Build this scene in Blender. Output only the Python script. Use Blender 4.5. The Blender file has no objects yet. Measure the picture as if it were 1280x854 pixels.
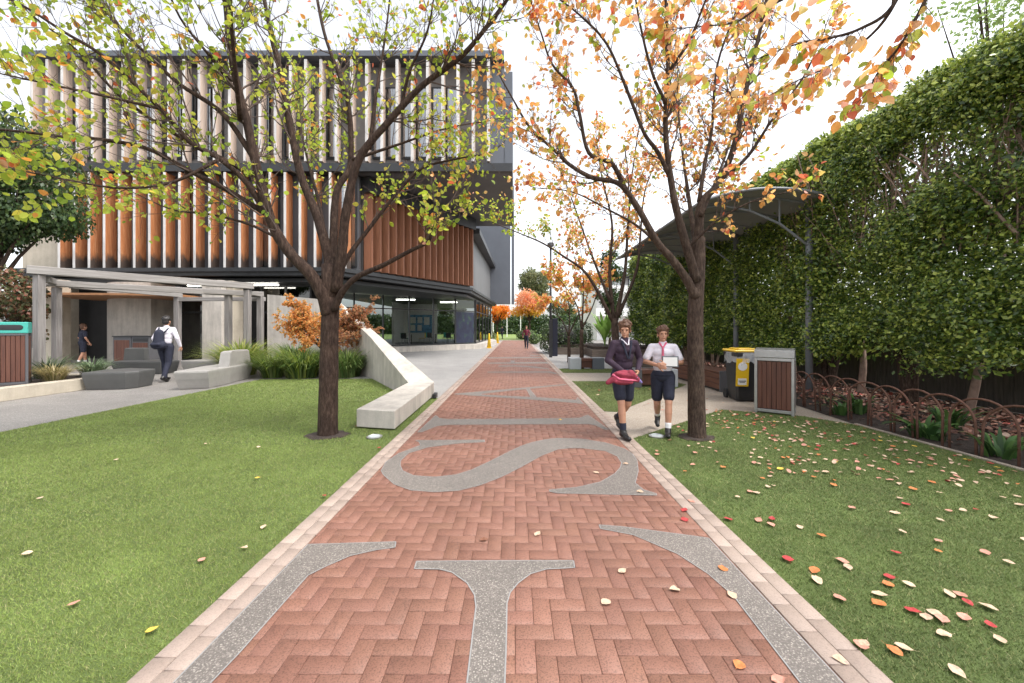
import bpy, bmesh, math, random
import numpy as np
from mathutils import Vector, Matrix, Quaternion
random.seed(7)
RNG = np.random.default_rng(11)
C = bpy.context.scene.collection
R = math.radians
F, CX, HY, EYE = 490.0, 644.0, 410.0, 1.5       # lens in photo pixels, vanishing point, eye height

def P(px, py, Y):                                # photo position at a chosen distance
    return Vector(((px-CX)/F*Y, Y, EYE-(py-HY)/F*Y))
def G(px, py, z=0.0):                            # photo position on the ground
    Y = F*(EYE-z)/(py-HY)
    return ((px-CX)/F*Y, Y)

# ------------------------------------------------------------------ tags
def tag(o, label=None, cat=None, group=None, kind=None):
    if label: o['label'] = label
    if cat: o['category'] = cat
    if group: o['group'] = group
    if kind: o['kind'] = kind
    return o
def thing(name, label, cat, loc=(0,0,0), rotz=0, group=None, kind=None):
    o = bpy.data.objects.new(name, None); C.objects.link(o)
    o.empty_display_size = .1
    o.location = loc; o.rotation_euler = (0,0,rotz)
    return tag(o, label, cat, group, kind)
def copy_tree(o, parent=None):
    c = o.copy(); C.objects.link(c)
    if parent: c.parent = parent
    for ch in list(o.children): copy_tree(ch, c)
    return c
def copy_thing(o, loc, rotz=None, label=None, scale=None):
    c = copy_tree(o); c.location = loc
    if rotz is not None: c.rotation_euler = (0,0,rotz)
    if label: c['label'] = label
    if scale: c.scale = (scale,)*3
    return c

# ------------------------------------------------------------------ mesh builder
class MB:
    def __init__(s): s.v=[]; s.f=[]; s.m=[]
    def add(s, vs, fs, mi=0):
        b=len(s.v); s.v += [tuple(v) for v in vs]
        s.f += [tuple(i+b for i in f) for f in fs]
        s.m += (mi if isinstance(mi,list) else [mi]*len(fs))
        return s
    def box(s, x0,x1,y0,y1,z0,z1, mi=0, rot=None, at=(0,0,0)):
        vs=[Vector(p) for p in ((x0,y0,z0),(x1,y0,z0),(x1,y1,z0),(x0,y1,z0),(x0,y0,z1),(x1,y0,z1),(x1,y1,z1),(x0,y1,z1))]
        if rot is not None:
            Mx = rot if isinstance(rot, Matrix) else Matrix.Rotation(rot,3,'Z')
            vs=[Mx@v for v in vs]
        vs=[v+Vector(at) for v in vs]
        return s.add(vs, [(0,3,2,1),(4,5,6,7),(0,1,5,4),(1,2,6,5),(2,3,7,6),(3,0,4,7)], mi)
    def cbox(s, x0,x1,y0,y1,z0,z1, c=.01, mi=0, rot=None, at=(0,0,0)):     # chamfered box
        bm=bmesh.new(); bmesh.ops.create_cube(bm,size=1)
        for v in bm.verts:
            v.co=Vector((x0+(v.co.x+.5)*(x1-x0), y0+(v.co.y+.5)*(y1-y0), z0+(v.co.z+.5)*(z1-z0)))
        bmesh.ops.bevel(bm, geom=bm.edges[:], offset=min(c,.45*min(x1-x0,y1-y0,z1-z0)), segments=1, affect='EDGES')
        s.from_bm(bm, mi, rot, at); return s
    def from_bm(s, bm, mi=0, rot=None, at=(0,0,0)):
        bm.verts.index_update()
        Mx = Matrix.Identity(3) if rot is None else (rot if isinstance(rot, Matrix) else Matrix.Rotation(rot,3,'Z'))
        s.add([Mx@v.co+Vector(at) for v in bm.verts], [[v.index for v in f.verts] for f in bm.faces], mi); bm.free()
    def prism(s, pts, z0, z1, mi=0):             # plan polygon (counter-clockwise); z1 may be a list
        n=len(pts); zt = z1 if isinstance(z1,(list,tuple)) else [z1]*n
        vs=[(p[0],p[1],z0) for p in pts]+[(p[0],p[1],zt[i]) for i,p in enumerate(pts)]
        return s.add(vs, [tuple(range(n-1,-1,-1)), tuple(range(n,2*n))]+[(i,(i+1)%n,n+(i+1)%n,n+i) for i in range(n)], mi)
    def tube(s, pts, rad, seg=8, mi=0, cap=True):
        pts=[Vector(p) for p in pts]; n=len(pts)
        if not isinstance(rad,(list,tuple)): rad=[rad]*n
        t=(pts[1]-pts[0]).normalized()
        u=t.orthogonal().normalized(); vs=[]
        for i,p in enumerate(pts):
            a=pts[max(i-1,0)]; b=pts[min(i+1,n-1)]
            tt=(b-a)
            if tt.length>1e-9: tt.normalize()
            else: tt=t
            u=(u-tt*u.dot(tt))
            if u.length<1e-6: u=tt.orthogonal()
            u.normalize(); w=tt.cross(u)
            for k in range(seg):
                an=2*math.pi*k/seg
                vs.append(p+(u*math.cos(an)+w*math.sin(an))*rad[i])
        fs=[(i*seg+k, i*seg+(k+1)%seg, (i+1)*seg+(k+1)%seg, (i+1)*seg+k) for i in range(n-1) for k in range(seg)]
        if cap: fs += [tuple(range(seg-1,-1,-1)), tuple((n-1)*seg+k for k in range(seg))]
        return s.add(vs, fs, mi)
    def lathe(s, prof, seg=24, at=(0,0,0), mi=0, sx=1, sy=1):
        vs=[]; n=len(prof)
        for r,z in prof:
            for k in range(seg):
                a=2*math.pi*k/seg; vs.append((at[0]+r*sx*math.cos(a), at[1]+r*sy*math.sin(a), at[2]+z))
        fs=[(i*seg+k, i*seg+(k+1)%seg, (i+1)*seg+(k+1)%seg, (i+1)*seg+k) for i in range(n-1) for k in range(seg)]
        fs += [tuple(range(seg-1,-1,-1)), tuple((n-1)*seg+k for k in range(seg))]
        return s.add(vs, fs, mi)
    def capsule(s, a, b, ra, rb=None, seg=12, mi=0, flat=None):
        a=Vector(a); b=Vector(b); rb=ra if rb is None else rb
        d=(b-a); L=d.length
        t=d.normalized() if L>1e-6 else Vector((0,0,1))
        pts=[]; rr=[]
        for k in range(5):
            an=-math.pi/2+ (k+.15)/5*math.pi/2
            pts.append(a+t*ra*math.sin(an)); rr.append(ra*math.cos(an))
        pts.append(a); rr.append(ra); pts.append(b); rr.append(rb)
        for k in range(1,6):
            an=(k-.15)/5*math.pi/2
            pts.append(b+t*rb*math.sin(an)); rr.append(rb*math.cos(an))
        q=[pts[0]]; r2=[rr[0]]
        for p_,r_ in zip(pts[1:],rr[1:]):
            if (p_-q[-1]).length>1e-5: q.append(p_); r2.append(r_)
        return s.tube(q, r2, seg, mi)
    def ell(s, c, r, seg=16, rings=10, mi=0, rot=None):
        vs=[]; c=Vector(c)
        for i in range(rings+1):
            th=math.pi*(i+.001)/(rings+.002)
            for k in range(seg):
                ph=2*math.pi*k/seg
                v=Vector((r[0]*math.sin(th)*math.cos(ph), r[1]*math.sin(th)*math.sin(ph), -r[2]*math.cos(th)))
                if rot is not None: v=rot@v
                vs.append(c+v)
        fs=[(i*seg+k, i*seg+(k+1)%seg, (i+1)*seg+(k+1)%seg, (i+1)*seg+k) for i in range(rings) for k in range(seg)]
        fs += [tuple(range(seg-1,-1,-1)), tuple(rings*seg+k for k in range(seg))]
        return s.add(vs, fs, mi)
    def build(s, name, mats, parent=None, world=False, smooth=False, origin=None, bevel=0):
        off=Vector((0,0,0))
        if parent is not None and world:
            q=parent
            while q is not None: off+=q.location; q=q.parent
        if origin is not None: off=Vector(origin)
        me=bpy.data.meshes.new(name)
        me.from_pydata([(v[0]-off.x,v[1]-off.y,v[2]-off.z) for v in s.v],[],s.f)
        for m in (mats if isinstance(mats,(list,tuple)) else [mats]): me.materials.append(m)
        if any(s.m): me.polygons.foreach_set('material_index', s.m)
        if smooth:
            me.polygons.foreach_set('use_smooth',[True]*len(me.polygons))
        me.update()
        o=bpy.data.objects.new(name, me); C.objects.link(o)
        if parent is not None: o.parent=parent
        if origin is not None and parent is None: o.location=origin
        if bevel:
            md=o.modifiers.new('edge','BEVEL'); md.width=bevel; md.segments=2; md.limit_method='ANGLE'; md.angle_limit=R(40)
        return o

def np_mesh(name, V, Fa, mat, parent=None, col=None, smooth=False):
    """fast mesh of equal-sized faces; V (N,3), Fa (M,k), col (N,3) per vertex"""
    me=bpy.data.meshes.new(name); V=np.ascontiguousarray(V,dtype=np.float32); Fa=np.ascontiguousarray(Fa,dtype=np.int32)
    k=Fa.shape[1]
    me.vertices.add(len(V)); me.vertices.foreach_set('co',V.ravel())
    me.loops.add(Fa.size); me.loops.foreach_set('vertex_index',Fa.ravel())
    me.polygons.add(len(Fa)); me.polygons.foreach_set('loop_start',np.arange(0,Fa.size,k,dtype=np.int32))
    me.polygons.foreach_set('loop_total',np.full(len(Fa),k,dtype=np.int32))
    if smooth: me.polygons.foreach_set('use_smooth',np.ones(len(Fa),dtype=bool))
    me.update(calc_edges=True)
    if col is not None:
        at=me.color_attributes.new('tint','FLOAT_COLOR','POINT')
        c4=np.ones((len(V),4),dtype=np.float32); c4[:,:3]=col
        at.data.foreach_set('color',c4.ravel())
    me.materials.append(mat)
    o=bpy.data.objects.new(name,me); C.objects.link(o)
    if parent is not None: o.parent=parent
    return o

# ------------------------------------------------------------------ materials
def new_mat(name):
    m=bpy.data.materials.new(name); m.use_nodes=True
    nt=m.node_tree; nt.nodes.clear()
    out=nt.nodes.new('ShaderNodeOutputMaterial'); b=nt.nodes.new('ShaderNodeBsdfPrincipled')
    nt.links.new(b.outputs[0],out.inputs[0])
    return m,nt,b,out
def nd(nt,t,**kw):
    n=nt.nodes.new(t)
    for k,v in kw.items():
        if k in n.bl_rna.properties and k!='inputs': setattr(n,k,v)
    return n
def coords(nt, scale=(1,1,1), kind='Object', rot=(0,0,0)):
    tc=nd(nt,'ShaderNodeTexCoord'); mp=nd(nt,'ShaderNodeMapping')
    mp.inputs['Scale'].default_value=scale; mp.inputs['Rotation'].default_value=rot
    nt.links.new(tc.outputs[kind],mp.inputs[0])
    oi=nd(nt,'ShaderNodeObjectInfo'); ml=nd(nt,'ShaderNodeVectorMath',operation='SCALE')
    ml.inputs[0].default_value=(31.7,17.3,23.9); nt.links.new(oi.outputs['Random'],ml.inputs['Scale'])
    nt.links.new(ml.outputs[0],mp.inputs['Location']); return mp.outputs[0]
def noise(nt,vec,scale,detail=4,rough=.6,out='Fac'):
    n=nd(nt,'ShaderNodeTexNoise'); n.inputs['Scale'].default_value=scale; n.inputs['Detail'].default_value=detail
    n.inputs['Roughness'].default_value=rough; nt.links.new(vec,n.inputs['Vector']); return n.outputs[out]
def ramp(nt,fac,stops):
    r=nd(nt,'ShaderNodeValToRGB'); el=r.color_ramp.elements
    while len(el)<len(stops): el.new(.5)
    for e,(p,c) in zip(el,stops):
        e.position=p; e.color=(*c,1) if len(c)==3 else c
    nt.links.new(fac,r.inputs[0]); return r.outputs[0]
def mix(nt,a,b,fac,mode='MIX'):
    n=nd(nt,'ShaderNodeMix'); n.data_type='RGBA'; n.blend_type=mode
    for sock,val in ((n.inputs[0],fac),(n.inputs[6],a),(n.inputs[7],b)):
        if isinstance(val,(int,float)): sock.default_value=val
        elif isinstance(val,(tuple,list)): sock.default_value=(*val,1) if len(val)==3 else val
        else: nt.links.new(val,sock)
    return n.outputs[2]
def bump(nt,b,h,strength=.3,dist=.01):
    n=nd(nt,'ShaderNodeBump'); n.inputs['Strength'].default_value=strength; n.inputs['Distance'].default_value=dist
    nt.links.new(h,n.inputs['Height']); nt.links.new(n.outputs[0],b.inputs['Normal'])
def M(name,col,rough=.6,var=.18,scale=6,bmp=0,bscale=60,metal=0,spec=.5,stretch=(1,1,1),bdist=.004,fine=.0):
    m,nt,b,_=new_mat(name); v=coords(nt,stretch)
    n=noise(nt,v,scale,5,.65)
    lo=tuple(c*(1-var) for c in col); hi=tuple(min(1,c*(1+var)) for c in col)
    c=ramp(nt,n,[(.3,lo),(.7,hi)])
    if fine:
        n2=noise(nt,v,bscale,3,.7); c=mix(nt,c,ramp(nt,n2,[(.3,(1-fine,)*3),(.7,(1,1,1))]),1,'MULTIPLY')
    nt.links.new(c,b.inputs['Base Color'])
    b.inputs['Roughness'].default_value=rough; b.inputs['Metallic'].default_value=metal
    b.inputs['Specular IOR Level'].default_value=spec
    if bmp: bump(nt,b,noise(nt,v,bscale,4,.7),bmp,bdist)
    return m
def leafmat(name,trans=.45,rough=.45,spec=.35,sat=1.0):
    m,nt,b,out=new_mat(name); a=nd(nt,'ShaderNodeAttribute'); a.attribute_name='tint'
    nt.links.new(a.outputs['Color'],b.inputs['Base Color'])
    b.inputs['Roughness'].default_value=rough; b.inputs['Specular IOR Level'].default_value=spec
    t=nd(nt,'ShaderNodeBsdfTranslucent'); nt.links.new(a.outputs['Color'],t.inputs[0])
    mx=nd(nt,'ShaderNodeMixShader'); mx.inputs[0].default_value=trans
    nt.links.new(b.outputs[0],mx.inputs[1]); nt.links.new(t.outputs[0],mx.inputs[2]); nt.links.new(mx.outputs[0],out.inputs[0])
    return m
def aggregate(name, ground, stones, scale=90, rough=.7, big=.2):
    m,nt,b,_=new_mat(name); v=coords(nt)
    vo=nd(nt,'ShaderNodeTexVoronoi'); vo.inputs['Scale'].default_value=scale; nt.links.new(v,vo.inputs['Vector'])
    sep=nd(nt,'ShaderNodeSeparateColor'); nt.links.new(vo.outputs['Color'],sep.inputs[0])
    c=ramp(nt,sep.outputs[0],stones)
    edge=ramp(nt,vo.outputs['Distance'],[(.35,(0,0,0)),(.62,(1,1,1))])
    c=mix(nt,c,ground,edge)
    patch=ramp(nt,noise(nt,v,1.3,5,.6),[(.3,(1-big,)*3),(.7,(1,1,1))])
    c=mix(nt,c,patch,1,'MULTIPLY'); nt.links.new(c,b.inputs['Base Color'])
    b.inputs['Roughness'].default_value=rough
    inv=nd(nt,'ShaderNodeMath',operation='SUBTRACT'); inv.inputs[0].default_value=1; nt.links.new(vo.outputs['Distance'],inv.inputs[1])
    bump(nt,b,inv.outputs[0],.35,.004)
    return m
def glass(name,tint=(.55,.6,.6),refl=.12):
    m,nt,b,out=new_mat(name); nt.nodes.remove(b)
    t=nd(nt,'ShaderNodeBsdfTransparent'); t.inputs[0].default_value=(*tint,1)
    g=nd(nt,'ShaderNodeBsdfGlossy'); g.inputs['Roughness'].default_value=.02
    fr=nd(nt,'ShaderNodeFresnel'); fr.inputs[0].default_value=1.5
    ad=nd(nt,'ShaderNodeMath',operation='ADD'); ad.use_clamp=True; ad.inputs[1].default_value=refl; nt.links.new(fr.outputs[0],ad.inputs[0])
    mx=nd(nt,'ShaderNodeMixShader'); nt.links.new(ad.outputs[0],mx.inputs[0]); nt.links.new(t.outputs[0],mx.inputs[1]); nt.links.new(g.outputs[0],mx.inputs[2])
    nt.links.new(mx.outputs[0],out.inputs[0]); return m
def concrete(name,col,streak=.12,rough=.75):
    m,nt,b,_=new_mat(name); v=coords(nt)
    c=ramp(nt,noise(nt,v,1.6,6,.65),[(.25,tuple(x*.7 for x in col)),(.6,col)])
    vs=coords(nt,(3,3,.35)); c=mix(nt,c,ramp(nt,noise(nt,vs,1.4,5,.7),[(.35,(1-streak,)*3),(.6,(1,1,1))]),1,'MULTIPLY')
    vf=noise(nt,v,70,3,.6); c=mix(nt,c,ramp(nt,vf,[(.25,(.86,.86,.86)),(.6,(1,1,1))]),1,'MULTIPLY')
    nt.links.new(c,b.inputs['Base Color']); b.inputs['Roughness'].default_value=rough
    bump(nt,b,vf,.15,.004); return m
def wood(name,cols,axis='Z',rough=.65,stain=None,grain=1.0):
    m,nt,b,_=new_mat(name)
    sc={'Z':(14,14,.8),'X':(.8,14,14),'Y':(14,.8,14)}[axis]
    v=coords(nt,sc); c=ramp(nt,noise(nt,v,1.5,6,.7),[(.25,cols[0]),(.5,cols[1]),(.78,cols[2])])
    if stain:                                     # weathered dark foot of the fins: (z where it ends, depth, colour)
        tc=nd(nt,'ShaderNodeTexCoord'); sp=nd(nt,'ShaderNodeSeparateXYZ'); nt.links.new(tc.outputs['Object'],sp.inputs[0])
        no=noise(nt,coords(nt,(3,3,1.2)),1.7,4,.6)
        ad=nd(nt,'ShaderNodeMath',operation='MULTIPLY_ADD'); nt.links.new(no,ad.inputs[0]); ad.inputs[1].default_value=-stain[1]*2.2
        nt.links.new(sp.outputs[2],ad.inputs[2])
        mr=nd(nt,'ShaderNodeMapRange'); nt.links.new(ad.outputs[0],mr.inputs[0]); mr.inputs[1].default_value=stain[0]-stain[1]; mr.inputs[2].default_value=stain[0]
        c=mix(nt,stain[2],c,mr.outputs[0])
    nt.links.new(c,b.inputs['Base Color']); b.inputs['Roughness'].default_value=rough
    bump(nt,b,noise(nt,v,3,4,.7),.2*grain,.004); return m
def bark(name,a,bcol):
    m,nt,b,_=new_mat(name); v=coords(nt,(1,1,.28))
    n1=noise(nt,v,38,5,.7); n2=noise(nt,coords(nt),5,4,.6)
    c=ramp(nt,n1,[(.36,tuple(x*.5 for x in a)),(.52,a),(.7,bcol)])
    c=mix(nt,c,ramp(nt,n2,[(.3,(.7,.7,.7)),(.7,(1.1,1.1,1.05))]),1,'MULTIPLY')
    nt.links.new(c,b.inputs['Base Color']); b.inputs['Roughness'].default_value=.9; b.inputs['Specular IOR Level'].default_value=.2
    bump(nt,b,n1,.9,.02); return m
def emit(name,col,s):
    m,nt,b,_=new_mat(name); b.inputs['Base Color'].default_value=(*col,1)
    b.inputs['Emission Color'].default_value=(*col,1); b.inputs['Emission Strength'].default_value=s; return m
def tintmat(name,rough=.8,speck=None,spec=.3,bscale=150):
    m,nt,b,_=new_mat(name); a=nd(nt,'ShaderNodeAttribute'); a.attribute_name='tint'; v=coords(nt)
    c=a.outputs['Color']; n=noise(nt,v,bscale,3,.7)
    if speck: c=mix(nt,c,ramp(nt,n,[(.38,(speck,)*3),(.49,(1,1,1)),(.75,(1.1,1.09,1.07))]),1,'MULTIPLY')
    c=mix(nt,c,ramp(nt,noise(nt,v,1.1,5,.6),[(.3,(.82,.8,.8)),(.7,(1.06,1.06,1.06))]),1,'MULTIPLY')
    nt.links.new(c,b.inputs['Base Color']); b.inputs['Roughness'].default_value=rough; b.inputs['Specular IOR Level'].default_value=spec
    bump(nt,b,n,.25,.003); return m

m_brick=tintmat('brick_paver',.55,.52,.45,130)
m_kerb=tintmat('pale_paver',.6,.8,.4)
m_mortar=M('joint_sand',(.19,.14,.1),.9,.4,12)
m_inlay=aggregate('inlay_aggregate',(.15,.132,.118),[(.0,(.14,.122,.11)),(.55,(.25,.22,.195)),(.85,(.35,.31,.275)),(.985,(.44,.4,.35))],125,.6)
m_paving=aggregate('grey_aggregate',(.2,.185,.17),[(.0,(.17,.16,.15)),(.5,(.27,.25,.235)),(1,(.42,.4,.37))],70,.6,.25)
m_pavingc=aggregate('pale_grey_paving',(.3,.29,.28),[(.0,(.27,.26,.25)),(.5,(.36,.35,.34)),(1,(.48,.46,.44))],60,.6,.22)
m_beige=aggregate('beige_aggregate',(.34,.28,.22),[(.0,(.3,.24,.19)),(.5,(.42,.36,.3)),(1,(.58,.52,.45))],80,.65,.22)
m_turfbase=M('turf_mat',(.085,.12,.03),.9,.35,3,.5,200)
m_turf=tintmat('turf_blade',.55,None,.3)
m_soil=M('garden_soil',(.07,.05,.04),.95,.5,9,.8,60,fine=.5,bdist=.03)
m_conc=concrete('pale_concrete',(.54,.495,.44),.26)
m_concd=concrete('board_concrete',(.58,.53,.47),.26)
m_beigewall=concrete('beige_render',(.5,.44,.35),.12)
m_pergola=wood('grey_weathered_timber',[(.13,.115,.105),(.23,.21,.2),(.34,.32,.3)],'Z',.8)
m_pergolah=wood('grey_weathered_beam',[(.16,.145,.13),(.27,.25,.235),(.4,.38,.36)],'X',.8)
m_fin=wood('orange_fin_timber',[(.27,.095,.04),(.46,.18,.07),(.62,.34,.18)],'Z',.6,(4.5,.34,(.07,.05,.04)))
m_fingrey=wood('silvered_fin_timber',[(.36,.27,.215),(.54,.43,.36),(.66,.5,.38)],'Z',.7)
m_finwhite=M('white_fin_edge',(.6,.575,.55),.6,.28,2.5,stretch=(3,3,.5))
m_brown=wood('red_brown_timber',[(.16,.06,.03),(.25,.1,.05),(.36,.16,.085)],'Z',.6)
m_slat=wood('merbau_slat',[(.06,.022,.014),(.1,.036,.022),(.15,.06,.035)],'Z',.5)
m_slatx=wood('merbau_board',[(.07,.03,.02),(.12,.05,.03),(.18,.08,.05)],'Y',.55)
m_warm=wood('warm_ceiling_timber',[(.22,.1,.04),(.34,.16,.07),(.45,.24,.11)],'X',.6)
m_sleeper=wood('old_sleeper',[(.08,.06,.05),(.14,.11,.09),(.22,.18,.15)],'X',.85)
m_black=M('black_steel',(.022,.023,.025),.45,.3,3)
m_char=M('charcoal_panel',(.085,.085,.092),.5,.15,1.2)
m_grey=M('blue_grey_panel',(.105,.115,.135),.5,.1,.6)
m_upback=M('upper_panel',(.19,.175,.165),.6,.2,1.5)
m_greyd=M('dark_grey_panel',(.13,.13,.13),.55,.12,1)
m_steel=M('galvanised_steel',(.46,.46,.46),.35,.1,12,metal=.8)
m_postgrey=M('painted_grey_post',(.22,.235,.255),.5,.1,5)
m_fabric=M('canopy_membrane',(.27,.28,.28),.6,.08,1.2)
m_benchdark=M('charcoal_bench_shell',(.08,.08,.078),.5,.1,4,.1,120)
m_benchgrey=M('stone_grey_bench_shell',(.3,.285,.265),.55,.1,4,.1,120)
m_rust=M('rusty_steel',(.13,.062,.042),.85,.4,25,.4,90)
m_dark=M('dark_interior',(.03,.028,.027),.8,.2,2)
m_white=M('white_paint',(.78,.77,.75),.6,.05,2)
m_glass=glass('cafe_glass',(.6,.63,.63),.0)
m_glassd=glass('facade_glass',(.25,.28,.3),.3)
m_glasst=glass('dark_glass',(.2,.22,.22),.1)
m_bark=bark('rough_bark',(.058,.036,.028),(.1,.068,.053))
m_barkr=bark('grey_bark',(.075,.05,.039),(.13,.095,.075))
m_twig=M('twig_bark',(.1,.07,.058),.9,.3,12)
m_leaf=leafmat('pear_leaf',.58,.5,.3)
m_hedge=leafmat('hedge_leaf',.25,.33,.6)
m_strap=leafmat('strap_leaf',.25,.45,.4)
m_fallen=tintmat('fallen_leaf',.6,.8,.3,60)
m_yellow=M('yellow_plastic',(.75,.48,.02),.4,.06,6)
m_blackpl=M('black_plastic',(.018,.018,.02),.4,.2,9)
m_teal=M('teal_panel',(.05,.36,.3),.45,.06,5)
m_rubber=M('rubber',(.02,.02,.02),.8,.2,9)
m_skin=M('skin',(.46,.235,.15),.5,.08,10)
m_skin2=M('tanned_skin',(.4,.2,.13),.5,.08,10)
m_hair=M('brown_hair',(.11,.05,.026),.55,.4,40,.6,120,stretch=(1,1,.3))
m_hairb=M('black_hair',(.02,.016,.015),.5,.4,40,.6,120,stretch=(1,1,.3))
m_navy=M('navy_cloth',(.016,.018,.035),.85,.25,14,.2,60)
m_maroon=M('plum_blazer_cloth',(.035,.018,.035),.85,.25,14,.2,60)
m_maroonr=M('maroon_cloth',(.14,.018,.035),.85,.25,14,.2,60)
m_shirt=M('white_shirt_cloth',(.72,.68,.74),.8,.08,9,.25,30)
m_pink=M('pink_cloth',(.6,.12,.2),.8,.15,9)
m_red=M('red_bag_cloth',(.26,.03,.055),.85,.35,14,.6,25,bdist=.02)
m_shoe=M('black_shoe_leather',(.015,.014,.014),.35,.2,9)
m_sock=M('white_sock',(.75,.73,.72),.9,.06,20)
m_eye=M('eye',(.03,.02,.015),.2,.1,9)
m_lip=M('lip',(.36,.13,.1),.5,.1,9)
# ================================================================== GROUND
def sheet(name, pts, z, mat, holes=None):
    mb=MB(); mb.add([(p[0],p[1],z) for p in pts],[tuple(range(len(pts)))]); o=mb.build(name,mat); return tag(o,kind='structure')
sheet('ground',[(-260,-60),(260,-60),(260,420),(-260,420)],0,m_paving)
XL,XR=-1.43,1.38                                  # brick field
sheet('forecourt_paving',[(-2.9,8.2),(-1.63,5.5),(-1.63,46),(-9.5,46),(-9.5,24),(-8,17)],.004,m_pavingc)
sheet('terrace_paving',[(1.585,14.4),(12,14.4),(12,30),(1.585,30)],.006,m_pavingc)
GL=[(-7.35,.3),(-1.63,.3),(-1.63,8.3),(-2.29,8.35),(-4.2,11.5),(-7.35,11.3)]          # left turf
GR=[(1.585,.3),(5.25,.3),(5.3,4.2),(5.25,6.0),(4.85,6.62),(3.76,7.15),(1.585,5.28)]     # right turf
G2=[(1.585,7.0),(1.8,6.95),(4.5,10.3),(4.3,10.95),(1.585,10.95)]
G3=[(1.585,13.0),(4.6,13.0),(4.6,14.3),(1.585,14.3)]
for g in (GL,GR,G2,G3): sheet('lawn',g,.010,m_turfbase)
sheet('beige_path',[(1.585,5.28),(3.76,7.15),(4.85,6.62),(5.25,6.0),(5.42,7.4),(5.47,13),(1.585,13),(1.585,10.95),(4.3,10.95),(4.5,10.3),(1.8,6.95),(1.585,7.0)],.007,m_beige)
sheet('garden_bed',[(5.3,.3),(9.3,.3),(9.3,26),(5.8,26),(5.45,13),(5.4,7.4),(5.25,6.1),(5.3,4.2)],.013,m_soil)
sheet('planter_bed',[(-10.6,6.5),(-10.55,10.6),(-16,10.6),(-16,6.5)],.24,m_soil)
m_far=M('far_lawn_grass',(.16,.22,.05),.9,.15,.3)
sheet('far_lawn',[(-30,48),(40,48),(40,95),(-30,95)],.012,m_far)
def strip(name,a,b,w,h,mat):                       # a low edge along a line
    a=Vector(a);b=Vector(b);d=(b-a).normalized();n=Vector((-d.y,d.x))*w/2
    mb=MB();mb.prism([tuple(a-n),tuple(b-n),tuple(b+n),tuple(a+n)],-.01,h);return tag(mb.build(name,mat,bevel=.004),kind='structure')
strip('turf_edging',(5.3,.3),(5.3,4.2),.05,.03,m_beige); strip('turf_edging',(5.3,4.2),(5.25,6.05),.05,.03,m_beige)

# brick field: real herringbone pavers with chamfered arrises
def pavers():
    sheet('brick_path_bed',[(-1.62,.2),(1.575,.2),(1.575,47),(-1.62,47)],.0045,m_mortar)
    W=.0935; gap=.001; ch=.0017; V=[];Q=[];Cc=[]
    rng=np.random.default_rng(3)
    def brick(x0,x1,y0,y1,base,ztop):
        x0=max(x0,XL);x1=min(x1,XR)
        if x1-x0<.012: return
        x0+=gap;x1-=gap;y0+=gap;y1-=gap
        t=rng.normal(0,.0006,2); z=ztop
        b=len(V)
        V.extend([(x0,y0,.003),(x1,y0,.003),(x1,y1,.003),(x0,y1,.003)])
        V.extend([(x0,y0,z-ch),(x1,y0,z-ch),(x1,y1,z-ch),(x0,y1,z-ch)])
        V.extend([(x0+ch,y0+ch,z-t[0]-t[1]),(x1-ch,y0+ch,z+t[0]-t[1]),(x1-ch,y1-ch,z+t[0]+t[1]),(x0+ch,y1-ch,z-t[0]+t[1])])
        for k in range(4):
            k2=(k+1)%4
            Q.append((b+k,b+k2,b+4+k2,b+4+k)); Q.append((b+4+k,b+4+k2,b+8+k2,b+8+k))
        Q.append((b+8,b+9,b+10,b+11)); Cc.extend([base]*12)
    j0=int(.3/W); j1=int(46.5/W)
    for j in range(j0,j1):
        for i in range(-18,18):
            m=(i+j)%4
            v=np.array((.25,.124,.088))*(1+rng.normal(0,.02))
            v=v*np.array((1,1+rng.normal(0,.01),1+rng.normal(0,.012)))
            if rng.random()<.03: v=v*.88
            z=.0145+rng.normal(0,.0005)
            if m==0: brick(i*W,(i+2)*W,j*W,(j+1)*W,v,z)
            elif m==2: brick(i*W,(i+1)*W,j*W,(j+2)*W,v,z)
    o=np_mesh('brick_path',V,Q,m_brick,col=np.array(Cc)); tag(o,kind='structure')
    V.clear();Q.clear();Cc.clear()
    for xa,xb,L,off in ((-1.525,-1.43,.187,0),(-1.63,-1.525,.187,.07),(1.38,1.48,.187,.03),(1.48,1.585,.187,.11)):
        y=.2+off
        while y<46.5:
            v=np.array((.36,.285,.24))*(1+rng.normal(0,.06)); z=.018+rng.normal(0,.0008)
            x0,x1,y0,y1=xa+.0025,xb-.0025,y+.0025,y+L-.003
            b=len(V)
            V.extend([(x0,y0,.0),(x1,y0,.0),(x1,y1,.0),(x0,y1,.0),(x0,y0,z-ch),(x1,y0,z-ch),(x1,y1,z-ch),(x0,y1,z-ch),
                      (x0+ch,y0+ch,z),(x1-ch,y0+ch,z),(x1-ch,y1-ch,z),(x0+ch,y1-ch,z)])
            for k in range(4):
                k2=(k+1)%4; Q.append((b+k,b+k2,b+4+k2,b+4+k)); Q.append((b+4+k,b+4+k2,b+8+k2,b+8+k))
            Q.append((b+8,b+9,b+10,b+11)); Cc.extend([v]*12); y+=L
    o=np_mesh('path_border',V,Q,m_kerb,col=np.array(Cc)); tag(o,kind='structure')
pavers()

m_inlayedge=M('inlay_edge_strip',(.27,.265,.26),.5,.1,5)
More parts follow.
